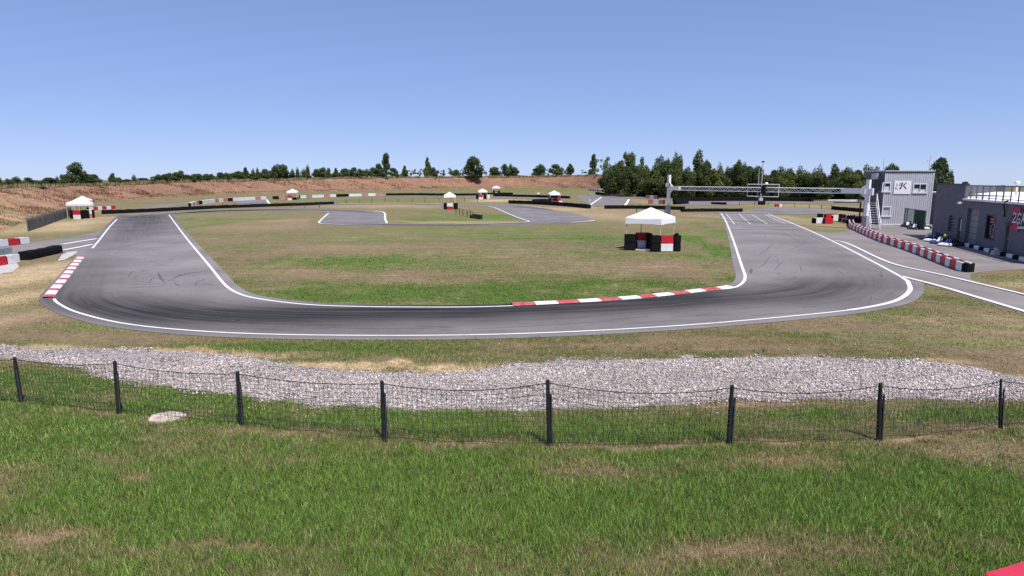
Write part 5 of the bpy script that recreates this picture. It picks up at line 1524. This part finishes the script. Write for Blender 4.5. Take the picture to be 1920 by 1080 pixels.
# ------------------------------------------------------------------ buildings
def wall_cells(b, x0, x1, z0, z1, y0, y1, holes, m=0):
    xs = sorted({x0, x1} | {h[0] for h in holes} | {h[1] for h in holes}); zs = sorted({z0, z1} | {h[2] for h in holes} | {h[3] for h in holes})
    xs = [x for x in xs if x0 <= x <= x1]; zs = [z for z in zs if z0 <= z <= z1]
    def hole(xm, zm): return any(h[0] < xm < h[1] and h[2] < zm < h[3] for h in holes)
    for i in range(len(xs) - 1):
        for j in range(len(zs) - 1):
            a, c, e, f = xs[i], xs[i + 1], zs[j], zs[j + 1]
            xm, zm = (a + c) / 2, (e + f) / 2
            if hole(xm, zm): continue
            b.quad((a, y0, e), (c, y0, e), (c, y0, f), (a, y0, f), m)
    for (a, c, e, f) in holes:
        b.quad((a, y0, e), (a, y1, e), (a, y1, f), (a, y0, f), m); b.quad((c, y0, e), (c, y0, f), (c, y1, f), (c, y1, e), m)
        b.quad((a, y0, f), (a, y1, f), (c, y1, f), (c, y0, f), m); b.quad((a, y0, e), (c, y0, e), (c, y1, e), (a, y1, e), m)


def corrugated(b, x0, x1, z0, z1, y, holes=(), pitch=.22, depth=.035, m=0):
    prof = []; x = x0
    while x < x1 - 1e-6:
        for (f, d) in ((0, 0), (.35, 0), (.5, 1), (.85, 1)):
            xx = x + f * pitch
            if xx < x1: prof.append((xx, y - d * depth))
        x += pitch
    prof.append((x1, y))
    for (a, ya), (c, yc) in zip(prof[:-1], prof[1:]):
        xm = (a + c) / 2; cuts = sorted((h[2], h[3]) for h in holes if h[0] < xm < h[1])
        z = z0; iv = []
        for (e, f) in cuts:
            if e > z: iv.append((z, e))
            z = max(z, f)
        if z < z1: iv.append((z, z1))
        for (e, f) in iv: b.quad((a, ya, e), (c, yc, e), (c, yc, f), (a, ya, f), m)


def stroke(b, pts, w, y, m, thick=.01):
    """flat lettering stroke in the x-z plane"""
    P = [Vector((p[0], 0, p[1])) for p in pts]
    for i in range(len(P) - 1):
        d = (P[i + 1] - P[i]); L = d.length; d.normalize(); s = Vector((-d.z, 0, d.x)) * w / 2; e = d * w * .25
        a0, a1 = P[i] - e, P[i + 1] + e; dy = Vector((0, y - i * .0006, 0)); t = Vector((0, thick, 0))
        q = [a0 + s + dy, a1 + s + dy, a1 - s + dy, a0 - s + dy]
        b.add(q + [p + t for p in q], [(0, 1, 2, 3), (4, 7, 6, 5), (0, 4, 5, 1), (1, 5, 6, 2), (2, 6, 7, 3), (3, 7, 4, 0)], m)


def tower():
    P0 = g(1651, 421.5); rz = R(-5)
    W, Dp, H = 5.35, 4.6, 6.02
    o = thing('control_tower', P0, 'grey corrugated two storey control tower with a white logo board', 'building', rz)
    inv = Matrix.Rotation(-rz, 4, 'Z') @ Matrix.Translation(-P0)

    def uz(px, py):
        r_ = ray(px, py); a = inv @ Vector((0, 0, CAM_H)); dd = inv.to_3x3() @ r_; t = -a.y / dd.y; q = a + dd * t; return q.x, q.z
    def box4(x0, y0, x1, y1):
        a = uz(x0, y1); c = uz(x1, y0); return (a[0], c[0], a[1], c[1])
    W = uz(1744, 400)[0]
    wl = box4(1653, 342, 1671, 359.5); wr = box4(1710.5, 344, 1738.5, 361.5); wd = box4(1652.5, 387, 1671, 405.5)
    holes = [wl, wr, wd]
    b = MB(); corrugated(b, .06, W - .06, .12, H - .12, 0, holes)
    b.build('front_cladding', M['clad'], o)
    b = MB()     # sides, back
    b.quad((0, .03, 0), (0, Dp, 0), (0, Dp, H - .1), (0, .03, H - .1)); b.quad((W, .03, 0), (W, Dp, 0), (W, Dp, H - .1), (W, .03, H - .1)); b.quad((0, Dp, 0), (W, Dp, 0), (W, Dp, H - .1), (0, Dp, H - .1))
    b.build('side_wall', M['clad_dark_shade'], o)  # shade of the unlit walls painted in by a darker cladding colour
    b = MB(); b.span(.0, .06, -.05, .03, .0, H - .1); b.span(W - .06, W, -.05, .03, .0, H - .1); b.span(.0, W, -.03, .03, .0, .12); b.build('corner_trim', M['frame_white'], o)
    b = MB(); b.span(-.06, W + .06, -.1, Dp + .06, H - .12, H); rf = b.build('roof', M['steel'], o, bevel=.015)
    b = MB(); b.span(-.02, W + .02, -.075, -.03, H - .26, H - .12); b.build('fascia', M['dark'], rf)
    for (wx, pan) in ((wl, 'blind'), (wr, 'glass'), (wd, 'blind')):
        a, c, e, f = wx; b = MB(); t = .1
        b.span(a, a + t, -.07, .06, e, f); b.span(c - t, c, -.07, .06, e, f); b.span(a + t, c - t, -.07, .06, f - t, f); b.span(a - .05, c + .05, -.12, .06, e - .07, e + t * .8)
        wn = b.build('window', M['frame_white'], o)
        b = MB(); b.span(a + t, c - t, .05, .07, e + t * .8, f - t); b.build('pane', M['glass'], wn)
        b = MB()
        if wx is wl: b.span(a + t, c - t - .05, .035, .048, e + t * .8, e + (f - e) * .55)
        elif wx is wr: b.span(a + t, a + (c - a) * .48, .035, .046, e + .08, e + (f - e) * .45); b.span(a + (c - a) * .56, c - t, .035, .046, e + .08, e + (f - e) * .36); b.span(a + (c - a) * .49, a + (c - a) * .53, -.05, .045, e + .08, f - t)
        else:
            b.span(a + t, c - t, .035, .048, e + .08, e + (f - e) * .62)
            for k in range(7): b.span(a + .15 + k * (c - a - .3) / 6 - .012, a + .15 + k * (c - a - .3) / 6 + .012, -.06, -.03, e + .08, f - t)
        b.build('blind', M['blind'], wn)
    s4 = box4(1674.5, 339, 1708.3, 363.6); a, c, e, f = s4
    b = MB(); b.span(a, c, -.09, -.05, e, f); sg = b.build('sign', M['sign'], o)
    w, h = c - a, f - e
    def S(u, v): return (a + u * w, e + (1 - v) * h)
    b = MB()
    # slanted black swash letter, then the upright and the dark red K
    stroke(b, [S(.17, .22), S(.15, .36)], .075, -.1, 0); stroke(b, [S(.15, .36), S(.33, .34)], .045, -.1, 2); stroke(b, [S(.36, .18), S(.33, .36)], .085, -.1, 0)
    stroke(b, [S(.13, .47), S(.09, .56), S(.14, .62)], .085, -.1, 0); stroke(b, [S(.14, .62), S(.24, .65), S(.3, .58)], .04, -.1, 2); stroke(b, [S(.3, .55), S(.33, .60), S(.4, .58)], .075, -.1, 0)
    stroke(b, [S(.47, .15), S(.43, .42), S(.40, .56)], .15, -.1, 1); stroke(b, [S(.70, .15), S(.56, .35)], .10, -.1, 1); stroke(b, [S(.54, .34), S(.72, .6)], .12, -.1, 1)
    b.build('logo', [M['ink'], M['maroon'], M['steel']], sg)
    # glazed look-out on the left wall
    b = MB(); b.span(-.05, -.005, .35, Dp - .4, 3.55, 4.95)
    for k in range(5): b.span(-.09, -.05, .45 + k * .85, .53 + k * .85, 3.6, 4.9, 1)
    b.build('lookout_window', [M['dark'], M['strip']], o)
    b = MB(); b.span(-.5, -.05, 1.2, 2.2, 5.05, 5.7); b.build('air_unit', M['steel'], o, bevel=.03)
    for (xx, yy, hh) in ((.0, .6, 1.25), (W - .45, .3, 1.6)):
        b = MB(); b.tube([(xx, yy, H - .05), (xx, yy, H + hh)], .035, 6)
        if xx > 1: b.box((xx - .16, yy, H + hh * .66), (.32, .12, .12))
        b.build('antenna', M['steel'], o)
    return o


tower()


def stair():
    p = g(1641, 431); top = at(1634.5, 380.5, p.y + 4.2)
    dx, dy, H = top.x - p.x, 4.2, top.z
    o = thing('metal_stair', p, 'grey metal staircase with handrails leaning against the control tower', 'staircase')
    w = .42; n = 11
    ax = Vector((dx, dy, H)); sd = Vector((dy, -dx, 0)).normalized()
    b = MB()
    for s in (-1, 1): b.tube([sd * s * w, ax + sd * s * w], .055, 6)
    b.build('stringer', M['steel'], o)
    b = MB()
    for k in range(1, n + 1):
        q = ax * (k / n); b.box(q, (2 * w, .24, .05), math.atan2(sd.y, sd.x))
    b.build('tread', M['steel'], o)
    for s in (-1, 1):
        b = MB(); up = Vector((0, 0, .95))
        b.tube([sd * s * w + up * .7, ax + sd * s * w + up], .04, 6)
        for k in (0.02, .35, .68, .98): b.tube([ax * k + sd * s * w, ax * k + sd * s * w + up * (.7 + .3 * k)], .028, 6)
        b.build('handrail', M['gantry'], o)


stair()
# cable hanging from the gantry to the tower
a, c_ = at(1627, 349, 69.0), at(1650.5, 357, 71.6)
b = MB(); b.tube([a.lerp(c_, t / 12) - Vector((0, 0, 2.6 * (t / 12) * (1 - t / 12))) for t in range(13)], .05, 6)
tag(b.build('cable', M['dark']), 'thick black cable looping between the gantry and the control tower', 'cable')


def green_gate():
    A, B = g(1694, 423), g(1732.5, 431.5); d = B - A; L = d.length; rz = math.atan2(d.y, d.x)
    o = thing('metal_gate', A, 'dark green mesh gate panels in front of the control tower', 'gate', rz)
    H = 1.95
    for (x0, x1, step, wr) in ((.0, L * .5, .16, .012), (L * .53, L, .055, .016)):
        b = MB()
        for x in (x0 + .04, x1 - .04): b.box((x, 0, H / 2), (.09, .07, H))
        b.box(((x0 + x1) / 2, 0, H - .04), (x1 - x0, .06, .06)); b.box(((x0 + x1) / 2, 0, .12), (x1 - x0, .06, .06))
        fr = b.build('gate_leaf', M['green'], o)
        b = MB(); x = x0 + .1
        while x < x1 - .08: b.tube([(x, 0, .12), (x, 0, H - .05)], wr, 4); x += step
        b.build('mesh_panel', M['green'], fr)
    b = MB(); b.tube([(L * .24, -.2, .0), (L * .16, -.05, H)], .045, 6); b.build('brace', M['dark'], o)


green_gate()


# ------------------------------------------------------------------ clubhouse
def clubhouse():
    A, C = g(1746, 443), g(1918, 486.5)
    d = (C - A).normalized(); rz = math.atan2(d.y, d.x)
    o = thing('clubhouse', A, 'dark grey flat roofed clubhouse with roof terrace railing and banner', 'building', rz)
    inv = Matrix.Rotation(-rz, 4, 'Z') @ Matrix.Translation(-A)

    def uz(px, py):
        r_ = ray(px, py); a = inv @ Vector((0, 0, CAM_H)); dd = inv.to_3x3() @ r_; t = -a.y / dd.y; q = a + dd * t; return q.x, q.z
    def box4(x0, y0, x1, y1):
        a = uz(x0, (y0 + y1) / 2)[0]; c = uz(x1, (y0 + y1) / 2)[0]; xm = (x0 + x1) / 2
        return (a, c, uz(xm, y1)[1], uz(xm, y0)[1])
    xs = uz(1805, 400)[0]          # where the tall part ends
    xe = uz(1918, 400)[0] + 4.5
    HT, HR = 4.62, 3.42
    win1 = box4(1778, 404, 1788.5, 434); door1 = box4(1795.5, 408, 1803.5, 447); gar = box4(1811, 391, 1832, 461); win2 = box4(1847, 402, 1866, 450.5); door2 = box4(1883.5, 424, 1892.5, 476)
    gar = (gar[0], gar[1], .02, gar[3]); door1 = (door1[0], door1[1], .05, door1[3]); door2 = (door2[0], door2[1], .05, door2[3])
    b = MB(); wall_cells(b, 0, xs, 0, HT, 0, .22, [win1, door1]); wall_cells(b, xs, xe, 0, HR, 0, .3, [gar, win2, door2])
    b.quad((0, 0, 0), (0, 6.5, 0), (0, 6.5, HR), (0, 0, HR)); b.quad((xe, 0, 0), (xe, 22, 0), (xe, 22, HR), (xe, 0, HR)); b.quad((xs, 0, HR), (xs, .22, HR), (xs, .22, HT), (xs, 0, HT)); b.quad((0, .22, HR), (xs, .22, HR), (xs, .22, HT), (0, .22, HT)); b.quad((0, 0, HR), (0, .22, HR), (0, .22, HT), (0, 0, HT))
    b.quad((0, 6.5, 0), (-26, 6.5, 0), (-26, 6.5, HR), (0, 6.5, HR)); b.quad((-26, 6.5, 0), (-26, 32, 0), (-26, 32, HR), (-26, 6.5, HR))
    wl = b.build('wall', M['render'], o)
    b = MB(); b.span(-.04, xs + .04, -.05, .28, HT, HT + .07); b.build('parapet_cap', M['dark'], o)
    # white terrace roof with its lip
    b = MB(); b.span(xs + .01, xe + .02, -.12, 32, HR, HR + .14); b.span(0, xs + .01, .23, 32, HR, HR + .14); b.span(-26, 0, 6.5, 32, HR, HR + .14); b.build('roof', M['roof'], o)
    # corrugated screen across the terrace
    a0 = inv @ at(1806, 363, 62.0); a1 = inv @ at(1882, 356.5, 84.0)
    b = MB(); n = 60
    for k in range(n):
        p, q = Vector((a0.x, a0.y, 0)).lerp(Vector((a1.x, a1.y, 0)), k / n), Vector((a0.x, a0.y, 0)).lerp(Vector((a1.x, a1.y, 0)), (k + 1) / n)
        m_ = p.lerp(q, .5); nrm = Vector((0, .08, 0))
        b.quad((p.x, p.y, HR + .1), (m_.x, m_.y + .1, HR + .1), (m_.x, m_.y + .1, HT - .3), (p.x, p.y, HT - .3)); b.quad((m_.x, m_.y + .1, HR + .1), (q.x, q.y, HR + .1), (q.x, q.y, HT - .3), (m_.x, m_.y + .1, HT - .3))
    b.build('terrace_screen', M['clad_dark_shade'], o)
    # railing
    rl = MB(); zt = HR + .14
    rl.tube([(xs + .05, -.02, zt + 1.0), (xe, -.02, zt + 1.0)], .045, 6); rl.tube([(xs + .05, -.02, zt + .12), (xe, -.02, zt + .12)], .025, 5)
    x = xs + .1; k = 0
    while x < xe:
        big = k % 3 == 0
        rl.box((x, -.02, zt + .5 - (.15 if big else 0)), (.1 if big else .05, .07, 1.0 + (.35 if big else 0))); x += 1.15; k += 1
    rl.build('railing', M['strip'], o)
    # doors and windows set back in their openings
    def panel(name, bx, matr, depth, parent=o, inset=0.0):
        b = MB(); b.span(bx[0] + inset, bx[1] - inset, depth, depth + .05, bx[2] + inset, bx[3] - inset); return b.build(name, matr, parent)
    w1 = panel('window', win1, M['dark'], .14); b = MB()
    for k in range(5): z = win1[2] + (k + .5) * (win1[3] - win1[2]) / 5; b.span(win1[0] + .04, win1[1] - .04, .1, .13, z - .05, z + .03)
    b.build('grille', M['strip'], w1)
    d1 = panel('door', door1, M['dark'], .13); b = MB(); zz = door1[2]; hh = door1[3] - zz
    b.span(door1[0] + .2, door1[1] - .16, .1, .125, zz + hh * .45, zz + hh * .95); b.span(door1[0] + .25, door1[1] - .2, .1, .125, zz + hh * .06, zz + hh * .2, 1); b.span(door1[0] + .25, door1[1] - .2, .1, .125, zz + hh * .22, zz + hh * .38, 1)
    b.build('notice', [M['blind'], M['banner_red']], d1)
    gd = panel('garage_door', gar, M['door'], .24); b = MB()
    for k in range(1, 6): z = gar[3] * k / 6; b.span(gar[0] + .05, gar[1] - .05, .228, .239, z - .02, z + .02)
    b.build('rib', M['render'], gd)
    w2 = panel('window', win2, M['glass'], .2); b = MB(); t = .1; a, c, e, f = win2
    b.span(a, a + t, .02, .19, e, f); b.span(c - t, c, .02, .19, e, f); b.span(a + t, c - t, .02, .19, f - t, f); b.span(a + t, c - t, .02, .19, e, e + t); b.build('frame', M['dark'], w2)
    b = MB(); b.span(a + .4, c - .35, .12, .15, e + (f - e) * .63, f - .2); b.span(a + .5, c - .5, .108, .119, e + (f - e) * .68, e + (f - e) * .73, 1); b.span(a + .5, c - .5, .108, .119, e + (f - e) * .79, e + (f - e) * .84, 1)
    b.span(a + .5, a + .75, .12, .15, e + .35, e + (f - e) * .58, 2); b.span(a + .95, a + 1.25, .12, .15, e + .3, e + (f - e) * .5, 2); b.span(c - .75, c - .5, .12, .15, e + .25, e + .7, 1)
    b.build('poster', [M['banner'], M['pink'], M['strip']], w2)
    d2 = panel('door', door2, M['door'], .2); b = MB(); b.span(door2[0] - .1, door2[1] + .1, -.35, -.005, door2[3] + .12, door2[3] + .2); b.build('awning', M['strip'], d2)
    b = MB(); b.span(door2[0] + .1, door2[0] + .16, .13, .2, 1.0, 1.15); b.build('handle', M['steel'], d2)
    # banner
    s4 = box4(1898.5, 391, 1932, 432); a, c, e, f = s4; w, h = c - a, f - e
    b = MB(); b.span(a, c, -.06, -.02, e, f); bn = b.build('banner', M['banner'], o)
    def S(u, v): return (a + u * w, e + (1 - v) * h)
    b = MB(); stroke(b, [S(.03, .1), S(.4, .12)], .5, -.066, 0, .004); stroke(b, [S(.03, .86), S(.42, .88)], .55, -.066, 0, .004); stroke(b, [S(.78, .25), S(.9, .7)], .3, -.066, 0, .004)
    b.build('red_panel', M['banner_red'], bn)
    b = MB()
    stroke(b, [S(.08, .32), S(.14, .24), S(.24, .27), S(.24, .42), S(.14, .56), S(.08, .68), S(.3, .64)], .09, -.076, 0, .006)
    stroke(b, [S(.56, .3), S(.46, .22), S(.38, .3), S(.34, .6), S(.4, .72), S(.5, .66), S(.52, .5), S(.44, .5)], .09, -.076, 0, .006)
    stroke(b, [S(.7, .18), S(.6, .72)], .1, -.076, 0, .006); stroke(b, [S(.95, .16), S(.68, .46), S(.88, .74)], .1, -.076, 0, .006)
    stroke(b, [S(.42, .9), S(.9, .84)], .16, -.076, 1, .006)
    b.build('lettering', [M['frame_white'], M['blind']], bn)
    # small fittings
    cx, cz = uz(1808.5, 380.5); b = MB(); b.box((cx, -.25, cz), (.16, .5, .16), R(20)); b.tube([(cx, 0, cz + .1), (cx, -.15, cz + .05)], .03, 6); b.build('security_camera', M['frame_white'], o, bevel=.02)
    hx, hz = uz(1890, 386); b = MB(); b.tube([(hx + .3, -.14, hz + .35), (hx, -.2, hz + .3), (hx - .18, -.16, hz), (hx - .1, -.1, hz - .5), (hx - .2, -.08, hz - .75)], .05, 6); b.build('hose', M['dark'], o)
    vp = inv @ at(1907, 347, 60); b = MB(); b.tube([(vp.x, vp.y, HR + .1), (vp.x, vp.y, vp.z)], .1, 8); b.lathe([(0, .38), (.16, .36), (.24, .25), (.2, .08), (.1, 0), (0, 0)], 14, M=Matrix.Translation((vp.x, vp.y, vp.z))); b.build('roof_vent', mat('cream_plastic', (.75, .7, .6), .5), o, smooth=True)
    # kerb stones at the foot of the wall
    k = 0; x = uz(1815, 450)[0]
    Mw = Matrix.Translation(A) @ Matrix.Rotation(rz, 4, 'Z')
    while x < xe - 1:
        p = Mw @ Vector((x + .45, -.42, 0)); col = 'white' if k % 2 else 'black'
        q = MB(); q.box((0, 0, .13), (.86, .2, .26)); ob = q.build('kerb_stone', M[col], bevel=.02); ob.location = p; ob.rotation_euler = (0, 0, rz); k += 1
        tag(ob, '%s low kerb block at the foot of the clubhouse wall, %s from the garage door' % (COLN[col], nth(k)), 'kerb block', 'low kerb blocks along the clubhouse wall'); x += .9
    fx, fz = uz(1890, 482); p = Mw @ Vector((fx, -.75, 0)); q = MB(); q.box((0, 0, .16), (.5, .4, .32)); q.box((0, .05, .4), (.3, .25, .2)); ob = q.build('concrete_foot', M['concrete'], bevel=.03); ob.location = p; ob.rotation_euler = (0, 0, rz)
    tag(ob, 'pale concrete foot standing by the grey door of the clubhouse', 'concrete block')
    return Mw, uz


CH, CUZ = clubhouse()


# ------------------------------------------------------------------ karts
def make_kart(body, label, accent=None, pod=None, group='karts parked by the buildings'):
    accent = accent or body; pod = pod or body
    o = thing('kart', (0, 0, 0), label, 'kart', group=group)
    b = MB(); b.box((.1, 0, .075), (1.3, .5, .03)); b.tube([(-.75, .32, .1), (.4, .32, .1), (.85, .2, .1), (.85, -.2, .1), (.4, -.32, .1), (-.75, -.32, .1), (-.75, .32, .1)], .03, 6); b.build('chassis', M['dark'], o)
    b = MB()   # nose cone, tapered
    vs = [(.62, -.46, .06), (.62, .46, .06), (.62, .36, .24), (.62, -.36, .24), (1.0, -.52, .05), (1.0, .52, .05), (1.0, .42, .20), (1.0, -.42, .20), (1.1, -.4, .06), (1.1, .4, .06), (1.08, .34, .14), (1.08, -.34, .14)]
    fs = [(0, 3, 2, 1), (0, 1, 5, 4), (1, 2, 6, 5), (2, 3, 7, 6), (3, 0, 4, 7), (4, 5, 9, 8), (5, 6, 10, 9), (6, 7, 11, 10), (7, 4, 8, 11), (8, 9, 10, 11)]
    b.add(vs, fs); b.build('nose_cone', M[body], o, bevel=.025)
    b = MB(); vs = [(.3, -.13, .3), (.3, .13, .3), (.78, -.1, .2), (.78, .1, .2), (.38, -.13, .55), (.38, .13, .55)]
    b.add(vs, [(0, 1, 3, 2), (2, 3, 5, 4), (0, 2, 4), (1, 5, 3), (0, 4, 5, 1)]); b.build('front_fairing', M[accent], o, bevel=.012)
    for s in (-1, 1):
        b = MB(); vs = []
        for (x, z0, z1, y0, y1) in ((.42, .07, .22, .36, .60), (.3, .05, .27, .34, .68), (-.35, .05, .27, .34, .68), (-.46, .07, .24, .36, .62)):
            vs += [(x, s * y0, z0), (x, s * y1, z0 + .02), (x, s * y1 * .97, z1 - .05), (x, s * (y0 + .06), z1)]
        fs = [(0, 1, 2, 3), (12, 15, 14, 13)] + [(4 * i + c, 4 * i + 4 + c, 4 * i + 4 + (c + 1) % 4, 4 * i + (c + 1) % 4) for i in range(3) for c in range(4)]
        b.add(vs, fs); b.build('side_pod', M[pod], o, bevel=.02)
    b = MB(); b.lathe([(.02, .02), (.16, .03), (.21, .12), (.22, .3), (.2, .31), (.19, .13), (.02, .06)], 14, M=Matrix.Translation((-.3, 0, .08)))
    b.box((-.5, 0, .42), (.06, .34, .34), ry=R(-14)); b.build('seat', M['dark'], o)
    b = MB()
    ring = [(.22 + .0 + .06 * math.cos(t), .15 * math.sin(t), .46 + .14 * math.cos(t)) for t in [2 * math.pi * k / 14 for k in range(15)]]
    b.tube(ring, .018, 6); b.tube([(.22, 0, .46), (.5, 0, .2)], .018, 6); b.build('steering_wheel', M['dark'], o)
    for (x, y, r_, w) in ((.62, .54, .13, .13), (.62, -.54, .13, .13), (-.58, .56, .14, .2), (-.58, -.56, .14, .2)):
        b = MB(); b.lathe([(r_ * .5, -w / 2), (r_ * .9, -w / 2), (r_, -w / 3), (r_, w / 3), (r_ * .9, w / 2), (r_ * .5, w / 2)], 16, M=Matrix.Translation((x, y, r_)) @ Matrix.Rotation(R(90), 4, 'X'))
        wh = b.build('wheel', M['rubber'], o, smooth=False)
        b = MB(); b.lathe([(0, -w * .35), (r_ * .52, -w * .4), (r_ * .52, w * .4), (0, w * .35)], 12, M=Matrix.Translation((x, y, r_)) @ Matrix.Rotation(R(90), 4, 'X')); b.build('rim', M['steel'], wh)
    b = MB(); b.box((-.86, 0, .17), (.12, 1.22, .2)); b.build('rear_bumper', M['dark'], o, bevel=.04)
    b = MB(); b.box((-.45, -.36, .25), (.34, .22, .24)); b.tube([(-.5, -.36, .38), (-.66, -.36, .42)], .05, 8); b.build('engine', M['strip'], o, bevel=.02)
    return o


k1 = make_kart('kart_white', 'white kart parked nearest the door at the clubhouse wall', 'kart_blue', 'dark')
k2 = make_kart('kart_blue', 'blue and white kart parked second along the clubhouse wall', 'kart_white', 'dark')
specs = [(k1, 1789, 461.5, 205), (k2, 1774, 457.5, 200)]
k3 = copy_tree(k1); k3['label'] = 'white kart parked third along the clubhouse wall, beyond the blue one'; specs.append((k3, 1762.5, 453.5, 196))
k4 = make_kart('dark', 'dark kart parked at the far corner of the clubhouse', 'kart_white'); specs.append((k4, 1752.5, 450, 192))
k5 = copy_tree(k1); k5['label'] = 'white kart parked beside the green gate of the control tower'; specs.append((k5, 1735.5, 429.5, 240))
k6 = copy_tree(k4); k6['label'] = 'dark kart parked in front of the green gate panels'; specs.append((k6, 1722, 430, 215))
k7 = copy_tree(k4); k7['label'] = 'dark kart parked at the left of the green gate panels'; specs.append((k7, 1706, 425.5, 230))
for (k, px, py, rz) in specs: k.location = g(px, py) + Vector((0, .3, .01)); k.rotation_euler = (0, 0, R(rz))
b = MB(); b.lathe([(0, .26), (.08, .25), (.13, .2), (.15, .12), (.14, .03), (.1, 0), (0, 0)], 14)
hm = b.build('helmet', M['yellow'], smooth=True); hm.location = g(1774, 457.5) + Vector((.1, .3, .5)); tag(hm, 'yellow helmet resting on a kart by the clubhouse wall', 'helmet')
rk = make_kart('kart_red', 'red kart parked at the lower right corner of the lawn, mostly out of view', 'kart_red', group=None)
rk.location = g(2000, 1166) + Vector((0, 0, .01)); rk.rotation_euler = (0, 0, R(200)); rk.scale = (1.1, 1.1, 1.1)

# ------------------------------------------------------------------ light
SUN_EL, SUN_AZ = R(62), R(30)       # azimuth: how far right of straight behind the camera
sv = Vector((math.sin(SUN_AZ) * math.cos(SUN_EL), -math.cos(SUN_AZ) * math.cos(SUN_EL), math.sin(SUN_EL)))
sd = bpy.data.lights.new('sun', 'SUN'); sd.energy = 4.2; sd.angle = R(.5); sd.color = (1, .965, .91)
so = bpy.data.objects.new('sun', sd); COL.objects.link(so); so.rotation_euler = sv.to_track_quat('Z', 'Y').to_euler(); so.location = (0, 0, 60)
wd = bpy.data.worlds.new('World'); SC.world = wd; wd.use_nodes = True
nt = wd.node_tree; bg = nt.nodes['Background']
sky = nt.nodes.new('ShaderNodeTexSky'); sky.sky_type = 'NISHITA'; sky.sun_disc = False
sky.sun_elevation = SUN_EL; sky.sun_rotation = math.atan2(sv.x, sv.y)
sky.air_density = 1.0; sky.dust_density = 0.2; sky.ozone_density = 6.0; sky.altitude = 3000
gm = nt.nodes.new('ShaderNodeGamma'); gm.inputs['Gamma'].default_value = 0.52
tn = node(nt, 'ShaderNodeMix', data_type='RGBA', blend_type='MULTIPLY'); tn.inputs['Factor'].default_value = 1.0
tn.inputs[7].default_value = (1.12, 1.23, 1.68, 1)
nt.links.new(sky.outputs['Color'], gm.inputs['Color']); nt.links.new(gm.outputs['Color'], tn.inputs[6])
nt.links.new(tn.outputs[2], bg.inputs['Color']); bg.inputs['Strength'].default_value = 0.15

SC.view_settings.view_transform = 'Standard'; SC.view_settings.look = 'None'; SC.view_settings.exposure = 0.35; SC.view_settings.gamma = 1
SC.view_settings.use_curve_mapping = False
SC.render.engine = 'CYCLES'
SC.cycles.use_denoising = False
SC.cycles.max_bounces = 5; SC.cycles.diffuse_bounces = 2; SC.cycles.glossy_bounces = 2; SC.cycles.transmission_bounces = 2; SC.cycles.transparent_max_bounces = 4
